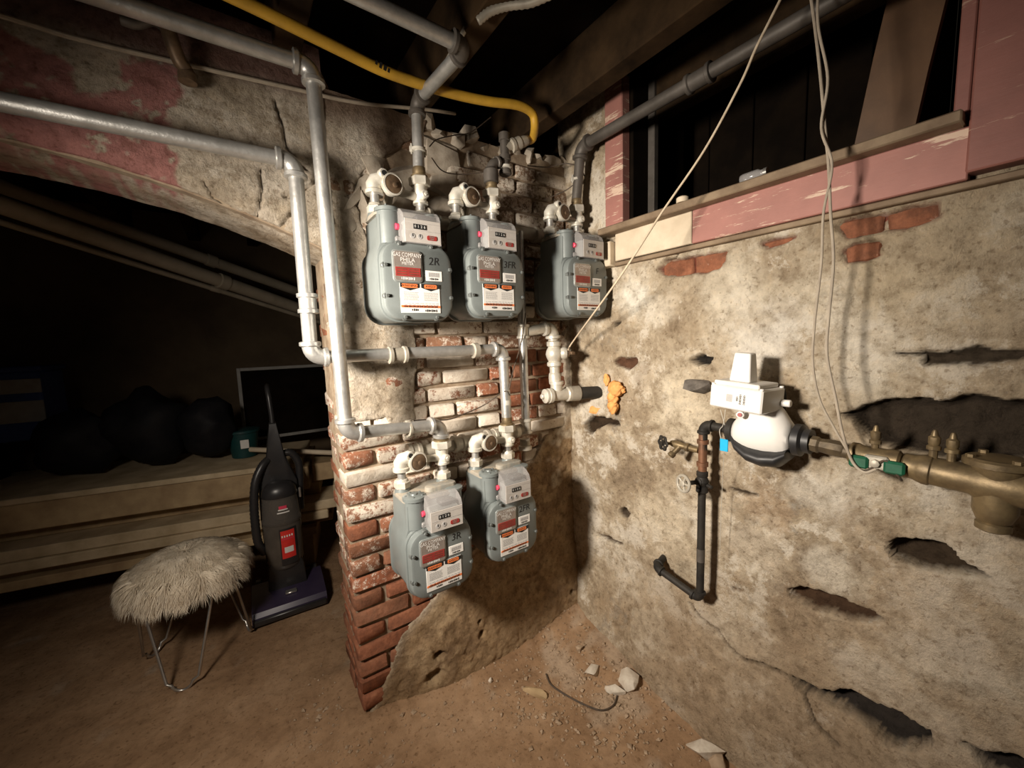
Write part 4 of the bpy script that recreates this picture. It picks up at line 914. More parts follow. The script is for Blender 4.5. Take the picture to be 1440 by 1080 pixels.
cord('hanging_cable', 'pale hanging cable twisted round the other, bowing left above the meter', 'cable', [onX(1154, -60, 1.235), onX(1150, 30, 1.24), onX(1164, 110, 1.25), onX(1155, 180, 1.26), onX(1170, 232, 1.27), onX(1158, 300, 1.29), onX(1155, 370, 1.30), onX(1146, 450, 1.31), onX(1143, 510, 1.31), onX(1152, 560, 1.32), onX(1172, 600, 1.33), onX(1192, 634, 1.335)], 0.0032, 'cable', grp='hanging cables')
WIRE = 'thin ground wires'
cord('ground_wire', 'thin dark wire drooping between the two left outlet clamps', 'wire', [onY(607, 222, 1.40), onY(622, 240, 1.44), onY(645, 245, 1.46), onY(680, 242, 1.44), onY(708, 234, 1.41)], 0.0022, 'darkwire', grp=WIRE)
cord('ground_wire', 'thin dark wire looping from the corner meter clamp over the brick', 'wire', [onY(822, 248, 1.385), onY(815, 235, 1.39), onY(795, 230, 1.45), onY(770, 235, 1.50), onY(742, 233, 1.50)], 0.0026, 'darkwire', grp=WIRE)
cord('ground_wire', 'thin dark wire running left and down from the corner clamp', 'wire', [onY(813, 254, 1.39), onY(795, 268, 1.45), onY(765, 281, 1.51)], 0.0026, 'darkwire', grp=WIRE)
cord('ground_wire', 'thin black wire from the 2FR pipe sagging over the bricks to the clamp', 'wire', [onY(717, 556, 1.395), onY(712, 550, 1.39), onY(700, 556, 1.45), onY(680, 570, 1.50), onY(655, 581, 1.51), onY(630, 590, 1.48), onY(600, 590, 1.43), onY(576, 592, 1.38)], 0.0026, 'darkwire', grp=WIRE)
cord('ground_wire', 'thin brown wire hanging down past the service riser', 'wire', [onY(739, 440, 1.42), onY(735, 470, 1.42), onY(731, 490, 1.42), onY(722, 520, 1.41), onY(716, 548, 1.39)], 0.0026, 'darkwire', grp=WIRE)
cord('ground_wire', 'thin grey wire bulging up behind the 2R outlet pipe', 'wire', [onY(604, 206, 1.42), onY(615, 196, 1.48), onY(640, 190, 1.52), onY(662, 186, 1.52), onY(690, 165, 1.52)], 0.0022, 'darkwire', grp=WIRE)

# orange expanding foam round the service entry
def blob(name, c, r, seed, mt, par, sc=(1, 1, 1), sub=3, amp=0.35, freq=3.0):
    bm = bmesh.new(); bmesh.ops.create_icosphere(bm, subdivisions=sub, radius=1.0); c = np.array(c)
    o0 = ORG.get(par.as_pointer(), np.zeros(3)) if par is not None else c*0
    for v in bm.verts:
        p = np.array(v.co); k = 1+amp*(float(vnoise(p[0]*freq+seed, p[1]*freq+p[2]*freq*1.3, seed))-0.5)*2+amp*0.5*(float(vnoise(p[0]*freq*3, p[1]*freq*3+p[2]*4, seed+5))-0.5)
        v.co = Vector(p*k*r*np.array(sc)+c-o0)
    me = bpy.data.meshes.new(name); bm.to_mesh(me); bm.free(); me.materials.append(MT[mt]); shade(me, 60)
    o = bpy.data.objects.new(name, me); COL.objects.link(o)
    if par is not None: o.parent = par; ORG[o.as_pointer()] = o0
    return o
fc_ = onX(862, 556, 1.43)
fm = thing('foam_seal', 'lumpy orange expanding foam where the gas pipe enters the wall', 'foam', fc_)
for k_, (u, v, X__, r_, sc__) in enumerate(((866, 547, 1.420, 0.036, (.75, 1.05, .95)), (862, 560, 1.418, 0.029, (.75, .95, 1.0)), (862, 572, 1.418, 0.028, (.75, .85, 1.15)), (874, 548, 1.43, 0.020, (.75, 1, .8)), (853, 534, 1.438, 0.019, (.55, .8, 1.5)))):
    blob('foam_lump', onX(u, v, X__), r_, 3+k_*4, 'foam', fm, sc__, 4, 0.20, 2.6)
blob('foam_smear', onX(838, 577, 1.458), 0.050, 9, 'foam', fm, (0.30, 1.0, 0.5), 3, 0.2, 2.0)

# ================================================================== WATER METER AND ITS PIPES
XP = 1.365
wm = thing('water_meter', 'white remote reading water meter with box and antenna on right wall', 'water meter', (XP, 0.57, 1.13))
# shell: bulging white body on a dark cradle, lying along the wall
ya, yb_, zc = 0.648, 0.484, 1.178
def hull(name, mt, prof, sy, up, lo_, par):
    """loft of half-ellipse sections along the wall"""
    q = MB(); n = 20; V = []
    for (t, hw, zt, zb) in prof:
        y = ya+(yb_-ya)*t
        for j in range(n):
            a = 2*PI*j/n; cz = (zt+zb)/2; V.append((XP+hw*math.cos(a), y, cz+(zt-zb)/2*math.sin(a)))
    Fs = []
    k = len(prof)
    for i in range(k-1):
        for j in range(n): Fs.append((i*n+j, i*n+(j+1) % n, (i+1)*n+(j+1) % n, (i+1)*n+j))
    Fs.append(tuple(range(n))[::-1]); Fs.append(tuple((k-1)*n+j for j in range(n)))
    q.add(V, Fs); return build(q, name, mt, par, 50)
sh = hull('shell', 'white', [(0.0, 0.034, 1.215, 1.140), (0.08, 0.046, 1.232, 1.130), (0.25, 0.056, 1.262, 1.118), (0.45, 0.060, 1.285, 1.112), (0.65, 0.060, 1.290, 1.112), (0.82, 0.056, 1.270, 1.116), (0.94, 0.048, 1.238, 1.124), (1.0, 0.040, 1.226, 1.136)], 0, 0, 0, wm)
hull('cradle', 'black', [(-0.01, 0.040, 1.175, 1.148), (0.12, 0.058, 1.160, 1.115), (0.35, 0.068, 1.145, 1.088), (0.6, 0.070, 1.142, 1.080), (0.85, 0.066, 1.146, 1.088), (1.0, 0.052, 1.156, 1.116)], 0, 0, 0, wm)
build(MB().lathe([(0.030, 0), (0.048, 0.004), (0.048, 0.022), (0.036, 0.028), (0.036, 0.045)], (XP, 0.478, 1.180), (0, -1, 0), 22), 'collar', 'black', wm, 40)
build(MB().lathe([(0.030, 0), (0.040, 0.004), (0.040, 0.022), (0.030, 0.028)], (XP, 0.646, 1.178), (0, 1, 0), 20), 'collar', 'iron', wm, 40)
Bm = Matrix.Translation((1.318, 0.598, 1.303)) @ Matrix.Rotation(math.radians(-5), 4, 'Z') @ Matrix.Rotation(math.radians(3.5), 4, 'X')
bx = build(MB().box(-0.062, 0.062, -0.082, 0.082, -0.036, 0.036, 0.004, Bm), 'transmitter_box', 'white', wm, 25)
build(MB().box(-0.054, 0.054, -0.066, 0.076, 0.036, 0.050, 0.003, Bm), 'box_lid', 'white', bx, 25)
for sx, sy in ((-0.055, -0.075), (-0.055, 0.076), (0.055, -0.075)):
    p = np.array(Bm @ Vector((sx, sy, 0.036))); build(MB().lathe([(0.006, 0), (0.006, 0.004), (0.004, 0.005)], p, (0, 0, 1), 10), 'box_screw', 'white', bx)
A = MB()
ant = [(-0.034, -0.026, 0.050), (0.014, -0.026, 0.050), (0.014, 0.040, 0.050), (-0.034, 0.040, 0.050), (-0.030, -0.018, 0.140), (0.004, -0.018, 0.140), (0.004, 0.032, 0.140), (-0.030, 0.032, 0.140)]
A.add([np.array(Bm @ Vector(p)) for p in ant], [(0, 1, 5, 4), (1, 2, 6, 5), (2, 3, 7, 6), (3, 0, 4, 7), (4, 5, 6, 7), (3, 2, 1, 0)])
an = build(A, 'antenna', 'white', wm, 20)
bv = an.modifiers.new('bevel', 'BEVEL'); bv.width = 0.005; bv.segments = 3
# printed label on the side of the box that faces the room
pr = MB(); o_ = np.array(Bm @ Vector((-0.0625, 0.0, 0.0))); uy_ = np.array((Bm.to_3x3() @ Vector((0, 0, 1)))); ux_ = -np.array((Bm.to_3x3() @ Vector((0, 1, 0))))
for k, (tx_, of) in enumerate(((11, 0.030), (8, 0.018), (4, 0.008))):
    put_marks(pr, tx_, 0.0085, o_+ux_*of+uy_*0.0, -uy_, ux_, 0.55 if k == 0 else 0.8)
build(pr, 'label_print', 'ink', bx, fix=False)
q = MB()
for i in range(9):
    q.add([o_+ux_*(-0.026+0.0022*i+d0)+uy_*d1 for d0, d1 in ((0, -0.012), (0.0013, -0.012), (0.0013, 0.012), (0, 0.012))], [(0, 1, 2, 3)])
pm_ = build(q, 'barcode', 'greyink', bx, fix=False); pm_['kind'] = 'stuff'
rb = onX(1042, 583, 1.300); build(MB().lathe([(0.011, 0), (0.011, 0.012), (0.008, 0.014)], rb, (-1, -0.2, 0.1), 14), 'seal_ring', 'white', wm)
build(MB().lathe([(0.0065, 0), (0.0065, 0.003)], rb+np.array([-0.014, -0.003, 0.0015]), (-1, -0.2, 0.1), 12), 'red_seal', 'red', wm)
pg = onX(1104, 567, 1.36); build(MB().lathe([(0.011, 0), (0.011, 0.026), (0.009, 0.028)], pg+np.array([0, 0.012, 0]), (0, -1, 0), 14), 'cable_plug', 'white', wm)
build(MB().tube(smooth([onX(1102, 545, 1.37), onX(1104, 560, 1.41), onX(1103, 580, 1.41), onX(1112, 598, 1.40), onX(1130, 612, 1.40)], 6), 0.0045, 8), 'lead', 'iron', wm)

wp = thing('water_pipe', 'copper and black iron water pipe dropping from the white water meter', 'pipe', (XP, 0.765, 0.5))
yv = 0.762
pipe_run(wp, [(XP, 0.668, 1.178), (XP, yv-0.002, 1.183), (XP, yv, 1.06)], 0.0145, 'iron', 'iron')
build(MB().tube([(XP, yv, 1.145), (XP, yv, 1.00)], 0.0150, 16), 'pipe', 'copper', wp); coupling(wp, (XP, yv, 1.118), (0, 0, 1), 0.0140, 'copper', 1.2); coupling(wp, (XP, yv, 1.035), (0, 0, 1), 0.0140, 'copper', 1.2)
vg = build(MB().lathe([(0.015, 0), (0.021, 0.006), (0.021, 0.022), (0.017, 0.028), (0.024, 0.045), (0.017, 0.062), (0.020, 0.066), (0.020, 0.08), (0.014, 0.085)], (XP, yv, 0.925), (0, 0, 1), 18), 'stop_valve', 'iron', wp, 40)
wc = onX(961, 680, 1.283); ax = unit(np.array((XP, yv, 0.968))-wc)
build(MB().lathe([(0.016, 0), (0.016, 0.02), (0.008, 0.024), (0.008, float(np.linalg.norm(wc-np.array((XP, yv, 0.968)))))], np.array((XP, yv, 0.968)), -ax, 14), 'valve_stem', 'iron', vg)
hw_ = MB(); n_ = 22; e1_ = unit(np.cross(ax, (0, 0, 1))); e2_ = np.cross(ax, e1_)
hw_.tube([wc+0.029*(math.cos(2*PI*k/n_)*e1_+math.sin(2*PI*k/n_)*e2_) for k in range(n_)], 0.0055, 8, closed=True)
for k in range(5): a = 2*PI*k/5; hw_.tube([wc, wc+0.029*(math.cos(a)*e1_+math.sin(a)*e2_)], 0.0045, 6)
hw_.lathe([(0.011, 0), (0.011, 0.012), (0.007, 0.014)], wc+ax*0.006, -ax, 12)
build(hw_, 'hand_wheel', 'galv_warm', vg, 40)
build(MB().lathe([(0.007, 0), (0.007, 0.02), (0.004, 0.022)], (XP, yv-0.02, 0.960), (-0.3, -1, -0.1), 8), 'drain_screw', 'iron', vg)
zl = 0.508; wend = onX(922, 799, WB-0.02)
pipe_run(wp, [(XP, yv, 0.935), (XP, yv, zl), (XP-0.0, 0.955, 0.545), (WB+0.05, 0.985, 0.552)], 0.0138, 'iron')
build(MB().lathe([(0.0146, 0), (0.0146, 0.05)], (XP, yv, 0.66), (0, 0, 1), 16), 'paint_scuff', 'greyiron', wp)
# hose bib
hb = thing('hose_bib', 'old brass hose faucet with a black wheel handle on the water pipe', 'faucet', (XP, 0.84, 1.085))
hz = 1.092
hbb = MB().tube([(XP, yv+0.016, 1.082), (XP, 0.815, 1.084)], 0.011, 12).lathe([(0.011, 0), (0.016, 0.004), (0.016, 0.014), (0.011, 0.018), (0.013, 0.04), (0.016, 0.055), (0.013, 0.07), (0.010, 0.078)], (XP, 0.812, 1.084), (0, 1, 0.06), 14)
hbb.tube([(XP, 0.850, 1.086), (XP-0.012, 0.858, 1.070), (XP-0.024, 0.866, 1.056)], [0.011, 0.010, 0.010], 12)
hbb.lathe([(0.012, 0), (0.0135, 0.003), (0.0135, 0.016), (0.011, 0.018)], (XP-0.022, 0.865, 1.058), (-0.75, 0.45, -0.8), 12)
build(hbb, 'faucet_body', 'brass', hb, 40)
build(MB().tube([(XP, 0.872, 1.088), (XP-0.035, 0.902, 1.092)], 0.006, 10), 'stem', 'brass', hb)
w_ = MB(); cW = np.array((XP-0.035, 0.902, 1.092)); n_ = 30
w_.tube([cW+(0.025+0.003*math.cos(6*2*PI*k/n_))*np.array((0.36*math.cos(2*PI*k/n_), 0.93*math.cos(2*PI*k/n_), math.sin(2*PI*k/n_))) for k in range(n_)], 0.0045, 7, closed=True)
for k in range(6): a = 2*PI*k/6; w_.tube([cW, cW+0.025*np.array((0.36*math.cos(a), 0.93*math.cos(a), math.sin(a)))], 0.0038, 6)
w_.lathe([(0.008, -0.006), (0.008, 0.008)], cW, (-0.93, 0.36, 0), 10)
build(w_, 'hand_wheel', 'iron', hb, 40)
# blue tag
tg = thing('hanging_tag', 'small bright blue tag wired to the pipe below the water meter', 'tag', onX(1018, 634, XP-0.022))
c_ = onX(1018, 626, XP-0.024)
build(MB().box(c_[0]-0.002, c_[0]+0.002, c_[1]-0.014, c_[1]+0.013, c_[2]-0.021, c_[2]+0.021, 0.001), 'tag_plate', 'bluetag', tg)
build(MB().tube(smooth([onX(1020, 576, XP-0.03), onX(1017, 597, XP-0.025), onX(1012, 605, XP-0.022), onX(1014, 618, XP-0.024)], 5), 0.0012, 6).tube(smooth([onX(1013, 576, XP-0.03), onX(1019, 597, XP-0.025), onX(1022, 606, XP-0.022), onX(1022, 618, XP-0.024)], 5), 0.0012, 6).tube(smooth([onX(1018, 636, XP-0.024), onX(1015, 700, XP+0.02), onX(1012, 780, XP+0.03)], 5), 0.0009, 5), 'tag_wire', 'whitefit', tg)

# ------------------------------------------------------------------ brass backflow preventer to the right
bf = thing('backflow_preventer', 'heavy old brass backflow preventer with test cocks on right wall', 'valve assembly', (1.36, 0.2, 1.1))
XB = 1.36
def yz(u, v, X=XB): return onX(u, v, X)
build(MB().tube([(XB, 0.462, 1.180), (XB, 0.31, 1.166)], 0.019, 18), 'inlet_pipe', 'oldbrass', bf)
build(MB().lathe([(0.020, 0), (0.024, 0.004), (0.024, 0.02), (0.020, 0.026), (0.023, 0.05), (0.023, 0.075), (0.020, 0.08)], (XB, 0.435, 1.177), (0, -1, -0.06), 8), 'union', 'oldbrass', bf, 30)
bd_ = MB().lathe([(0.022, 0), (0.030, 0.006), (0.030, 0.02), (0.026, 0.03), (0.028, 0.075), (0.030, 0.085), (0.030, 0.10), (0.024, 0.105)], (XB, 0.345, 1.169), (0, -1, -0.05), 18)
build(bd_, 'ball_valve', 'brass', bf, 40)
big = MB().lathe([(0.024, 0), (0.030, 0.004), (0.030, 0.02), (0.034, 0.03), (0.037, 0.040), (0.037, 0.050), (0.034, 0.053), (0.034, 0.115), (0.040, 0.125), (0.040, 0.19), (0.034, 0.22), (0.034, 0.28), (0.038, 0.30), (0.038, 0.33), (0.026, 0.35), (0.026, 0.60)], (XB, 0.238, 1.160), (0, -1, -0.06), 24)
mb_ = build(big, 'body', 'brass', bf, 40)
rv = MB().lathe([(0.030, -0.02), (0.034, 0.01), (0.040, 0.03), (0.043, 0.042), (0.056, 0.044), (0.056, 0.056), (0.05, 0.061)], (XB, 0.085, 1.15), (0, 0, 1), 24)
build(rv, 'cover_flange', 'brass', mb_, 40)
rv2 = MB().lathe([(0.036, 0), (0.035, 0.05), (0.027, 0.072), (0.024, 0.075), (0.028, 0.078), (0.028, 0.092), (0.021, 0.096)], (XB, 0.085, 1.14), (0, 0, -1), 22)
build(rv2, 'relief_valve', 'brass', mb_, 40)
for a in range(4):
    an_ = 0.6+a*PI/2; build(MB().hexnut((XB+0.048*math.cos(an_), 0.085+0.048*math.sin(an_), 1.210), (0, 0, 1), 0.008, 0.008), 'flange_bolt', 'brass', mb_, 30)
for (yy2, zz2) in ((0.292, 1.182), (0.186, 1.188), (0.156, 1.186)):
    tc_ = MB().lathe([(0.008, 0), (0.008, 0.020), (0.013, 0.022), (0.013, 0.030), (0.009, 0.033), (0.011, 0.038), (0.011, 0.052), (0.007, 0.056), (0.005, 0.066), (0.003, 0.07)], (XB, yy2, zz2), (0, 0, 1), 12)
    build(tc_, 'test_cock', 'brass', bf, 30)
hc = yz(1233, 650, 1.335)
build(MB().box(hc[0]-0.012, hc[0]+0.012, hc[1]-0.024, hc[1]+0.024, hc[2]-0.018, hc[2]+0.018, 0.004).lathe([(0.010, 0), (0.010, 0.012), (0.006, 0.014)], (hc[0]-0.01, hc[1], hc[2]), (-1, 0, 0), 8), 'handle_hub', 'galv_warm', bf, 30)
for (u, v) in ((1208, 649), (1258, 658)):
    p = yz(u, v, 1.325); build(MB().box(p[0]-0.010, p[0]+0.010, p[1]-0.020, p[1]+0.020, p[2]-0.016, p[2]+0.016, 0.005), 'green_grip', 'green', bf, 30)
build(MB().tube(smooth([yz(1200, 655, 1.325), yz(1215, 662, 1.32), yz(1230, 656, 1.32), yz(1245, 648, 1.32), yz(1262, 668, 1.32), yz(1268, 676, 1.33)], 6), 0.003, 6), 'tie_wire', 'darkwire', bf)

# ================================================================== ROOM BEYOND THE ARCH
# soil pipes
for k, (a, b, r, lab) in enumerate(((at(-160, 232, 1.50), at(520, 468, 4.0), 0.042, 'pale drain pipe sloping across behind the arch, thickest and middle one'), (at(-160, 205, 1.72), at(520, 446, 4.1), 0.036, 'pale drain pipe sloping behind the arch, uppermost of three'),
                                   (at(-160, 262, 1.62), at(520, 475, 4.02), 0.016, 'thin pale conduit below the two sloping drain pipes'))):
    t = thing('drain_pipe', lab, 'pipe', (a+b)/2, group='pipes behind the arch'); build(MB().tube([a, b], r, 18), 'pipe', 'soil', t)
    d = unit(b-a); build(MB().lathe([(r*1.02, 0), (r*1.2, 0.005), (r*1.2, 0.06), (r*1.02, 0.065)], a+(b-a)*0.45, d, 18), 'collar', 'soil', t)

# lumber: planks lying on bearers
pd = unit((0.975, -0.22, 0)); pn = np.array([0.22, 0.975, 0])
P0 = np.array([-0.05, 3.0, 0])
def plank(name, lab, s0, s1, z0, z1, off, dep, mt, tilt=0.0):
    c = P0+pd*(s0+s1)/2+pn*(off+dep/2)+np.array([0, 0, (z0+z1)/2])
    q = MB().box(-(s1-s0)/2, (s1-s0)/2, -dep/2, dep/2, -(z1-z0)/2, (z1-z0)/2, 0.005)
    o = build(q, name, mt, None, 25); o.location = c; o.rotation_euler = (0, -tilt, math.atan2(pd[1], pd[0])); return tag(o, lab, 'plank' if 'bearer' not in name else 'bearer', 'stacked lumber')
for k, s in enumerate((-1.9, 0.25)):
    plank('timber_bearer', ['short timber block under the lumber, at its left end', 'short timber block under the lumber, behind the vacuum'][k], s, s+0.14, 0.0, 0.235, 0.05, 0.55, 'lumber')
plank('plank', 'lowest plank of the lumber pile, its edge toward the stool', -2.2, 0.42, 0.237, 0.292, 0.0, 0.26, 'lumber')
plank('plank', 'wide dark board second from the bottom of the lumber pile', -2.2, 0.52, 0.294, 0.345, 0.06, 0.30, 'lumber')
plank('plank', 'pale thick plank at mid height of the lumber pile', -2.2, 0.50, 0.347, 0.405, -0.03, 0.30, 'lumber2')
plank('plank', 'pale plank on top of the thick one in the lumber pile', -2.2, 0.56, 0.407, 0.470, -0.015, 0.30, 'lumber2')
plank('plank', 'recessed dark plank below the big beam of the lumber pile', -2.2, 0.45, 0.472, 0.560, 0.14, 0.26, 'lumber')
plank('timber_beam', 'big square beam topping the lumber pile', -2.2, 0.40, 0.562, 0.714, 0.0, 0.62, 'lumber')
plank('plank', 'flat board lying on the big beam of the lumber pile', -2.2, 0.36, 0.716, 0.750, -0.01, 0.70, 'lumber2')
plank('plank', 'short offcut behind the vacuum, upper one', 0.42, 0.68, 0.600, 0.720, 0.02, 0.25, 'lumber')
plank('plank', 'short offcut behind the vacuum, lower one', 0.54, 0.66, 0.472, 0.560, 0.0, 0.24, 'lumber2')
wd_ = tag(build(MB().tube([at(352, 632, 2.75), at(500, 638, 2.72)], 0.017, 10), 'dowel', 'cream'), 'pale round dowel lying on the lumber behind the vacuum', 'dowel')

# dark bags, boxes, bucket, frame at the back
for k, (u, v, yb, r, sc, lab) in enumerate(((112, 622, 3.52, 0.25, (0.82, 0.7, 0.80), 'black plastic bag slumped on the lumber, beside the blue box'), (212, 612, 3.48, 0.27, (0.80, 0.7, 0.92), 'black plastic bag in the middle of the lumber pile'), (294, 612, 3.36, 0.22, (0.78, 0.8, 0.98), 'black plastic bag on the lumber, left of the teal tub'))):
    c_ = onY(u, v, yb); c_[2] = 0.752+r*sc[2]*1.04; t = blob('rubbish_bag', c_, r, 20+k, 'bag', None, sc, 3, 0.22, 2.2); tag(t, lab, 'bag', 'rubbish bags on the lumber')
bxr = onY(68, 560, 3.66); zt = onY(40, 522, 3.66)[2]
bx_ = thing('storage_box', 'blue and white storage box at the far left edge', 'box', (bxr[0]-0.30, 3.80, 0.995), rz=-0.10)
hb_ = zt-0.995
build(MB().box(-0.36, 0.30, -0.14, 0.16, 0, hb_, 0.012), 'box_body', 'blue', bx_, local=True)
for v0, v1 in ((553, 533), (594, 564)):
    za_, zb_ = onY(30, v0, 3.66)[2]-0.995, onY(30, v1, 3.66)[2]-0.995
    build(MB().box(-0.37, 0.305, -0.15, -0.141, za_, zb_, 0.003), 'white_band', 'greybar', bx_, local=True)
build(MB().box(-0.375, 0.315, -0.155, 0.175, hb_, hb_+0.03, 0.008), 'lid', 'blue', bx_, local=True)
plb = plank('crate', 'dark crate under the blue storage box', -2.15, -1.34, 0.752, 0.992, 0.22, 0.36, 'darkwood'); plb['category'] = 'crate'; del plb['group']
tb = onY(342, 616, 3.36); tb[2] = 0.855; t = thing('plastic_tub', 'small teal plastic tub on the lumber behind the vacuum', 'tub', tb+np.array([0, 0, -0.10]))
build(MB().lathe([(0.075, 0), (0.095, 0.17), (0.105, 0.175), (0.105, 0.19), (0.096, 0.192)], tb+np.array([0, 0, -0.10]), (0, 0, 1), 22), 'tub_body', 'teal', t)
build(MB().box(tb[0]-0.02, tb[0]+0.03, tb[1]-0.093, tb[1]-0.088, tb[2]-0.03, tb[2]+0.03, 0.002), 'tub_label', 'paper', t)
f0 = onY(332, 518, 3.72); f1 = onY(332, 596, 3.72); f2 = onY(505, 516, 3.72)
fr = thing('picture_frame', 'thin white rectangular frame leaning at the dark far wall', 'frame', f1); fw_ = 0.012
xa, xb, za, zb = f0[0], f2[0]+0.25, f1[2]-0.15, f0[2]
for (x0, x1, z0, z1) in ((xa, xa+2*fw_, za, zb), (xb-2*fw_, xb, za, zb), (xa+2*fw_, xb-2*fw_, zb-2*fw_, zb), (xa+2*fw_, xb-2*fw_, za, za+2*fw_)):
    build(MB().box(x0, x1, 3.71, 3.73, z0, z1, 0.002), 'frame_bar', 'greybar', fr)
build(MB().box(xa+2*fw_, xb-2*fw_, 3.722, 3.728, za+2*fw_, zb-2*fw_, 0.001), 'panel', 'darkwood', fr)

# ------------------------------------------------------------------ fur stool
FT = [np.array((-0.315, 2.186, 0.006)), np.array((-0.062, 2.455, 0.006)), np.array((-0.455, 2.545, 0.006))]
sc_ = np.array((-0.272, 2.392, 0.0)); SZ = 0.43
st = thing('fur_stool', 'round stool with shaggy cream fur seat and hairpin legs', 'stool', (sc_[0], sc_[1], 0))
for o in ('x',):
    seat = MB().lathe([(0.10, 0.0), (0.19, 0.004), (0.205, 0.03), (0.205, 0.06), (0.185, 0.095), (0.12, 0.118), (0.04, 0.125), (0.005, 0.126)], (sc_[0], sc_[1], SZ), (0, 0, 1), 40)
    so = build(seat, 'seat', 'furdark', st, 60)
fur = MB(); rg = random.Random(11)
for k in range(24000):
    a = rg.uniform(0, 2*PI); q = rg.random()
    if q < 0.55: r = 0.205*math.sqrt(rg.random()); z = 0.126-0.115*(r/0.205)**3.2; nrm_ = np.array((math.cos(a)*r*2.4, math.sin(a)*r*2.4, 1.0))
    else: r = 0.205; z = rg.uniform(-0.005, 0.085); nrm_ = np.array((math.cos(a), math.sin(a), 0.35))
    p = np.array((sc_[0]+r*math.cos(a), sc_[1]+r*math.sin(a), SZ+z)); nrm_ = unit(nrm_)
    cl = math.sin(a*11+r*40)*0.7+math.sin(a*23-r*71)*0.6+math.sin(a*5+r*90)*0.4
    tang = np.array((-math.sin(a), math.cos(a), 0)); out = np.array((math.cos(a), math.sin(a), 0))
    lay = unit(out*0.7+tang*(0.55*cl+rg.uniform(-.35, .35))+np.array((0, 0, -0.55 if q >= 0.55 else -0.05)))
    L = rg.uniform(0.040, 0.075); wdt = rg.uniform(0.0005, 0.0010); side = unit(np.cross(lay, nrm_))*wdt
    b1 = p+nrm_*0.012+lay*L*0.35; b2 = p+nrm_*0.014+lay*L*0.75+tang*cl*0.010+np.array((0, 0, -0.006)); b3 = p+nrm_*0.008+lay*L+tang*cl*0.016+np.array((0, 0, -0.020))
    fur.add([p-side, p+side, b1-side, b1+side, b2-side*0.7, b2+side*0.7, b3], [(0, 1, 3, 2), (2, 3, 5, 4), (4, 5, 6)])
fo = build(fur, 'fur', 'fur', so, 80, fix=False); fo['kind'] = 'stuff'
for f in FT:
    rad = unit((f-sc_)*np.array((1, 1, 0))); tg_ = np.array((-rad[1], rad[0], 0))
    top = sc_+rad*0.135+np.array((0, 0, SZ+0.003)); A_, B_ = top+tg_*0.135, top-tg_*0.135
    path = [A_, f+tg_*0.045+(A_-f)*0.10]+[f+tg_*0.040*math.cos(t_)+np.array((0, 0, 0.046*(1-math.sin(t_)))) for t_ in np.linspace(0.25, PI-0.25, 9)]+[f-tg_*0.045+(B_-f)*0.10, B_]
    build(MB().tube(path, 0.0062, 10), 'hairpin_leg', 'chrome', st, 50)

# ------------------------------------------------------------------ upright vacuum
V0 = np.array((0.145, 2.60, 0.012))
vc = thing('vacuum_cleaner', 'black upright vacuum cleaner with red label standing by the lumber', 'vacuum cleaner', tuple(V0), rz=-0.04)
X_, Y_, Z_ = (1, 0, 0), (0, 1, 0), (0, 0, 1)
hd_ = MB().prism([(-0.165, 0.0), (-0.160, 0.045), (-0.145, 0.068), (-0.02, 0.098), (0.10, 0.105), (0.16, 0.08), (0.17, 0.0)], (-0.185, 0, 0), Y_, Z_, (0.37, 0, 0), 0.006)
vh = build(hd_, 'floor_head', 'vacpurple', vc, 25, local=True)
build(MB().box(-0.180, 0.180, -0.178, -0.158, 0.006, 0.040, 0.006), 'bumper', 'vacblack', vh, local=True)
build(MB().box(-0.02, 0.04, -0.085, -0.05, 0.083, 0.096, 0.004), 'foot_button', 'chrome', vh, local=True)
build(MB().prism([(-0.10, 0), (-0.09, 0.14), (-0.06, 0.2), (0.06, 0.2), (0.09, 0.14), (0.10, 0)], (0, -0.02, 0.09), X_, Z_, (0, 0.15, 0), 0.012), 'motor_housing', 'vacblack', vc, 30, local=True)
for sx in (-1, 1): build(MB().lathe([(0.045, 0), (0.055, 0.006), (0.055, 0.03), (0.045, 0.036)], (sx*0.150-0.018, 0.14, 0.055), X_, 20), 'wheel', 'vacblack', vc, local=True)
def vlathe(prof, n=28, sx=1.0, sy=0.8, cy=0.03):
    q = MB(); V = []
    for r, z in prof:
        for j in range(n): a = 2*PI*j/n; V.append((r*math.cos(a)*sx, cy+r*math.sin(a)*sy, z))
    k = len(prof); Fs = [(i*n+j, i*n+(j+1) % n, (i+1)*n+(j+1) % n, (i+1)*n+j) for i in range(k-1) for j in range(n)]
    Fs += [tuple(range(n))[::-1], tuple((k-1)*n+j for j in range(n))]; q.add(V, Fs); return q
tk = build(vlathe([(0.075, 0.21), (0.090, 0.225), (0.096, 0.26), (0.098, 0.47), (0.094, 0.480)]), 'dust_tank', 'vactank', vc, 40, local=True)
build(vlathe([(0.099, 0.480), (0.102, 0.490), (0.102, 0.505), (0.096, 0.512), (0.090, 0.63), (0.088, 0.64)]), 'clear_collar', 'tankclear', vc, 40, local=True)
build(vlathe([(0.03, 0.50), (0.06, 0.56), (0.05, 0.62), (0.02, 0.63)], 20), 'filter_cone', 'vactank', vc, 40, local=True)
build(vlathe([(0.090, 0.640), (0.093, 0.648), (0.085, 0.685), (0.06, 0.715), (0.02, 0.725)]), 'tank_lid', 'vacblack', vc, 40, local=True)
nk = MB().prism([(-0.098, 0.20), (-0.105, 0.50), (-0.100, 0.70), (-0.070, 0.79), (-0.048, 0.86), (-0.030, 0.98), (-0.018, 1.06), (0.018, 1.06), (0.030, 0.98), (0.048, 0.86), (0.070, 0.79), (0.100, 0.70), (0.105, 0.50), (0.098, 0.20)], (0, 0.075, 0), X_, Z_, (0, 0.06, 0), 0.012)
build(nk, 'spine', 'vacblack', vc, 30, local=True)
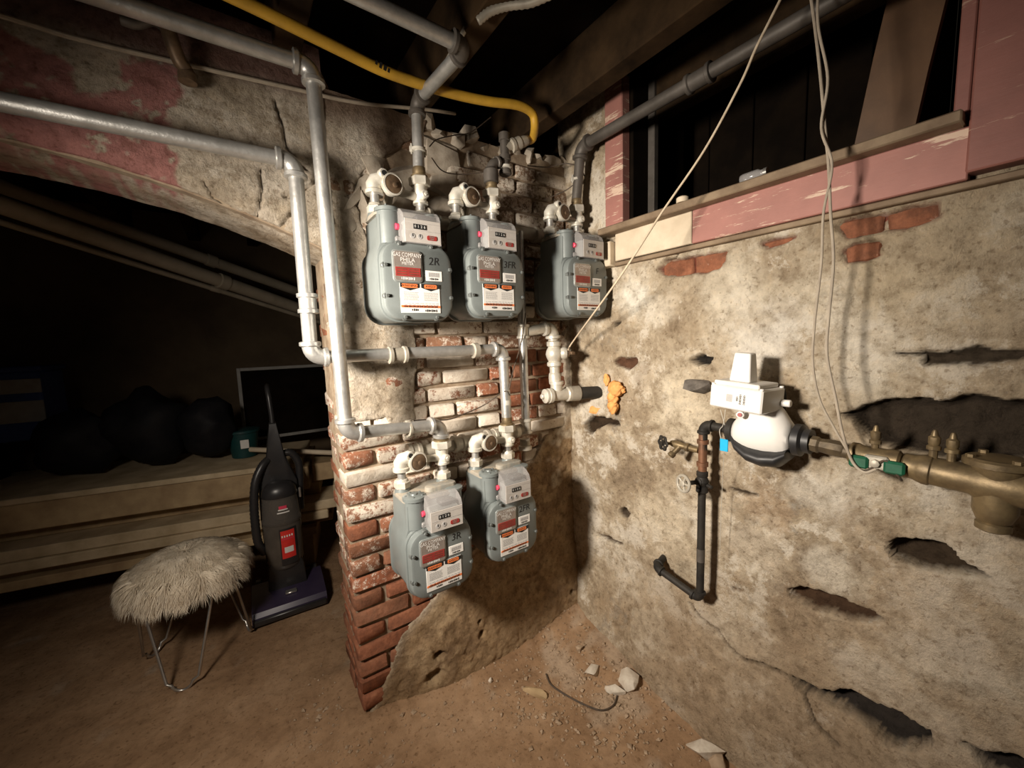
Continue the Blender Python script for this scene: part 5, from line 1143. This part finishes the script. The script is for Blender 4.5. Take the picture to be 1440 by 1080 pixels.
build(MB().tube(smooth([(0, 0.105, 1.03), (0.0, 0.11, 1.10), (-0.003, 0.115, 1.16), (-0.006, 0.125, 1.22), (-0.008, 0.15, 1.26), (-0.006, 0.20, 1.27), (-0.003, 0.225, 1.24)], 6), 0.014, 12), 'handle', 'vacblack', vc, 50, local=True)
for sx, pts_ in ((-1, [(-0.10, 0.06, 0.30), (-0.128, 0.05, 0.38), (-0.132, 0.04, 0.50), (-0.128, 0.04, 0.62), (-0.11, 0.05, 0.74), (-0.07, 0.07, 0.82), (-0.03, 0.10, 0.85)]), (1, [(0.03, 0.12, 0.86), (0.08, 0.12, 0.86), (0.115, 0.12, 0.80), (0.118, 0.12, 0.72), (0.11, 0.12, 0.62), (0.105, 0.12, 0.5)])):
    P = smooth(pts_, 10); build(MB().tube(P, [0.021+(0.0022 if i % 2 else 0) for i in range(len(P))], 12), 'hose', 'vacblack', vc, 50, local=True)
def on_tank(name, mt, x0, x1, z0, z1, rr=0.099, par=None):
    q = MB(); n = 8; V = []
    for i in range(n+1):
        x = x0+(x1-x0)*i/n; y = 0.03-0.8*math.sqrt(max(rr*rr-x*x, 0))-0.0015
        V += [(x, y, z0), (x, y, z1)]
    q.add(V, [(2*i, 2*i+2, 2*i+3, 2*i+1) for i in range(n)]); return build(q, name, mt, par or vc, 60, fix=False, local=True)
lbk = on_tank('label_backing', 'vacblack', -0.022, 0.064, 0.245, 0.462, 0.0992)
lb = on_tank('red_label', 'vacred', -0.016, 0.054, 0.285, 0.450, 0.1003)
on_tank('label_stripe', 'pinkred', -0.012, 0.050, 0.398, 0.404, 0.1012, lb)
on_tank('label_block', 'paper', -0.002, 0.044, 0.318, 0.352, 0.1012, lb)
lt = MB()
for k in range(5): put_marks(lt, 1, 0.020, (-0.006+k*0.0125, 0.03-0.8*math.sqrt(0.1015**2-(-0.006+k*0.0125)**2)-0.003, 0.418), X_, Z_)
build(lt, 'label_lettering', 'paper', lb, fix=False, local=True)
on_tank('logo_patch', 'paper', -0.022, 0.040, 0.555, 0.562, 0.0975); on_tank('logo_patch', 'pinkred', -0.012, 0.028, 0.580, 0.598, 0.0965); on_tank('logo_patch', 'paper', -0.016, 0.032, 0.572, 0.579, 0.097)
build(MB().box(0.098, 0.112, 0.03, 0.05, 0.60, 0.66, 0.004), 'latch', 'chrome', vc, local=True)

# ================================================================== SMALL THINGS
# on the window
lq = [onX(u, v, WB+0.18)[[1, 2]] for u, v in ((1193, 222), (1278, 196), (1305, 100), (1345, -60), (1262, -60), (1228, 80))]
zc_ = sillz+0.029
lq[0] = (lq[0][0], zc_); lq[1] = (lq[1][0], zc_)
tag(build(MB().prism(lq, (WB+0.18, 0, 0), (0, 1, 0), (0, 0, 1), (0.025, 0, 0), 0.002), 'leaning_board', 'board'), 'brown board leaning inside the dark window opening', 'board')
cp = onX(960, 285, WB-0.066); t = thing('bottle_cap', 'small pale round cap standing on the window sill', 'cap', (WB-0.066, cp[1], sillz+0.029))
build(MB().lathe([(0.020, 0), (0.022, 0.003), (0.022, 0.016), (0.019, 0.019)], (WB-0.066, cp[1], sillz+0.0285), Z_, 18), 'cap_side', 'cream', t)
build(MB().lathe([(0.017, 0.0), (0.017, 0.0015)], (WB-0.066, cp[1], sillz+0.0475), Z_, 18), 'cap_top', 'plug', t)
gl = onX(1064, 250, WB-0.045); t = thing('glass_jar', 'small clear glass jar lying on its side on the sill', 'jar', (WB-0.045, gl[1], sillz+0.029))
build(MB().lathe([(0.009, 0), (0.015, 0.004), (0.017, 0.012), (0.017, 0.055), (0.012, 0.062), (0.012, 0.072)], (WB-0.045, gl[1]+0.05, sillz+0.0455), (0, -1, 0), 18), 'jar_body', 'clear', t, 40)
build(MB().lathe([(0.014, 0), (0.014, 0.010)], (WB-0.045, gl[1]-0.022, sillz+0.0455), (0, -1, 0), 16), 'jar_lid', 'chrome', t)
# ceiling bits
hk = onY(258, 92, 1.50); t = thing('hanging_bracket', 'rough stub of old iron hanging from the joist by the arch', 'bracket', hk)
build(MB().tube(smooth([onY(236, 40, 1.47), onY(243, 62, 1.47), onY(252, 85, 1.48), onY(262, 100, 1.49), onY(264, 116, 1.49)], 5), [0.018]*16+[0.022]*5, 12), 'stub', 'plug', t)
build(MB().tube(smooth([onY(170, 28, 1.46), onY(190, 34, 1.46), onY(215, 30, 1.47), onY(238, 44, 1.48)], 4), 0.012, 10), 'arm', 'greyiron', t)
cv = smooth([at(672, 30, 1.15), at(690, 16, 1.14), at(715, 8, 1.13), at(745, 4, 1.12), at(775, -8, 1.1)], 8)
t = thing('flexible_conduit', 'ribbed metal conduit high between the joists', 'conduit', cv[0])
build(MB().tube(cv, [0.011+(0.002 if i % 2 else 0) for i in range(len(cv))], 10), 'conduit', 'galv_warm', t, 60)
t = thing('loose_rod', 'short grey rod stub beside the turned pipe under the joists', 'rod', at(640, 85, 1.25)); build(MB().tube([at(622, 98, 1.28), at(680, -5, 1.18)], 0.008, 10), 'rod', 'galv_warm', t)

# debris on the dirt
def fz(x, y): return float(floor_z(np.array(x), np.array(y)))
def debris(u, v, size, seed, mt, name, lab, cat, flat=0.6, rz=0.0, grp=None):
    p = onZ(u, v, 0.0); p = onZ(u, v, fz(p[0], p[1])); o = rock(name, (p[0], p[1], fz(p[0], p[1])+size[2]*0.28), size, seed, mt, None, flat); o.rotation_euler = (0.1, 0.1, rz); return tag(o, lab, cat, grp)
debris(884, 962, (0.10, 0.085, 0.06), 201, 'plasterchunk', 'plaster_chunk', 'largest white broken plaster chunk on the dirt by the right wall', 'plaster chunk', 0.6, 0.5, 'plaster debris')
debris(866, 975, (0.035, 0.10, 0.05), 202, 'plasterchunk', 'plaster_chunk', 'narrow white plaster shard leaning by the largest chunk', 'plaster chunk', 0.5, 0.9, 'plaster debris')
debris(834, 945, (0.09, 0.05, 0.03), 203, 'plasterchunk', 'plaster_chunk', 'crumbled white plaster lump left of the largest chunk', 'plaster chunk', 0.5, 0.2, 'plaster debris')
debris(992, 1058, (0.13, 0.07, 0.05), 204, 'plasterchunk', 'plaster_slab', 'flat grey plaster slab lying at the bottom edge', 'plaster slab', 0.8, -0.5, 'plaster debris')
debris(752, 976, (0.12, 0.035, 0.03), 205, 'lumber', 'bark_piece', 'brown sliver of rotten wood on the dirt below the meters', 'wood sliver', 0.5, -0.9)
debris(1010, 1072, (0.09, 0.06, 0.04), 206, 'gravel', 'stone_lump', 'brown earthy lump next to the grey slab', 'stone', 0.6, 0.3)
debris(815, 912, (0.04, 0.03, 0.03), 207, 'gravel', 'stone_lump', 'small brown stone in the dirt heap in the corner', 'stone', 0.6, 0.3)
debris(690, 958, (0.022, 0.018, 0.018), 208, 'plasterchunk', 'pebble', 'small white pebble alone on the dirt in front of the pier', 'pebble', 0.6, 0.3)
pts_ = []
for (u, v) in ((768, 950), (775, 965), (795, 978), (820, 990), (845, 996), (862, 988), (868, 975)):
    p = onZ(u, v, 0.0); pts_.append((p[0], p[1], fz(p[0], p[1])+0.006))
cord('dead_root', 'thin dark root curving over the dirt by the plaster chunks', 'root', pts_, 0.0035, 'darkwire')
gv = MB(); rg = random.Random(5)
for k in range(1500):
    if k < 900: x = rg.gauss(1.12, 0.20); y = rg.gauss(1.12, 0.24)
    elif k < 1250: x = rg.uniform(0.25, 1.35); y = rg.uniform(0.4, 1.5)
    else: x = rg.gauss(0.22, 0.10); y = rg.gauss(1.55, 0.2)
    if (y > 1.47 and x > 0.25) or x > 1.36 or (y > 1.5 and x > 0.24): continue
    s = rg.choice((0.003, 0.004, 0.005, 0.007, 0.010))*rg.uniform(0.7, 1.3); z = fz(x, y)+s*0.3
    M_ = Matrix.Translation((x, y, z)) @ Matrix.Rotation(rg.uniform(0, 6), 4, 'Z') @ Matrix.Rotation(rg.uniform(-.5, .5), 4, 'X')
    V = [(s, 0, 0), (-s, 0, 0), (0, s*.8, 0), (0, -s*.8, 0), (0, 0, s*.6), (0, 0, -s*.6)]
    gv.add([np.array(M_ @ Vector((a*rg.uniform(.7, 1.2), b*rg.uniform(.7, 1.2), c*rg.uniform(.7, 1.2)))) for a, b, c in V], [(0, 2, 4), (2, 1, 4), (1, 3, 4), (3, 0, 4), (2, 0, 5), (1, 2, 5), (3, 1, 5), (0, 3, 5)])
g_ = build(gv, 'gravel', 'gravel', None, 20); tag(g_, 'fine gravel and plaster crumbs scattered over the dirt', 'gravel', None, 'stuff')
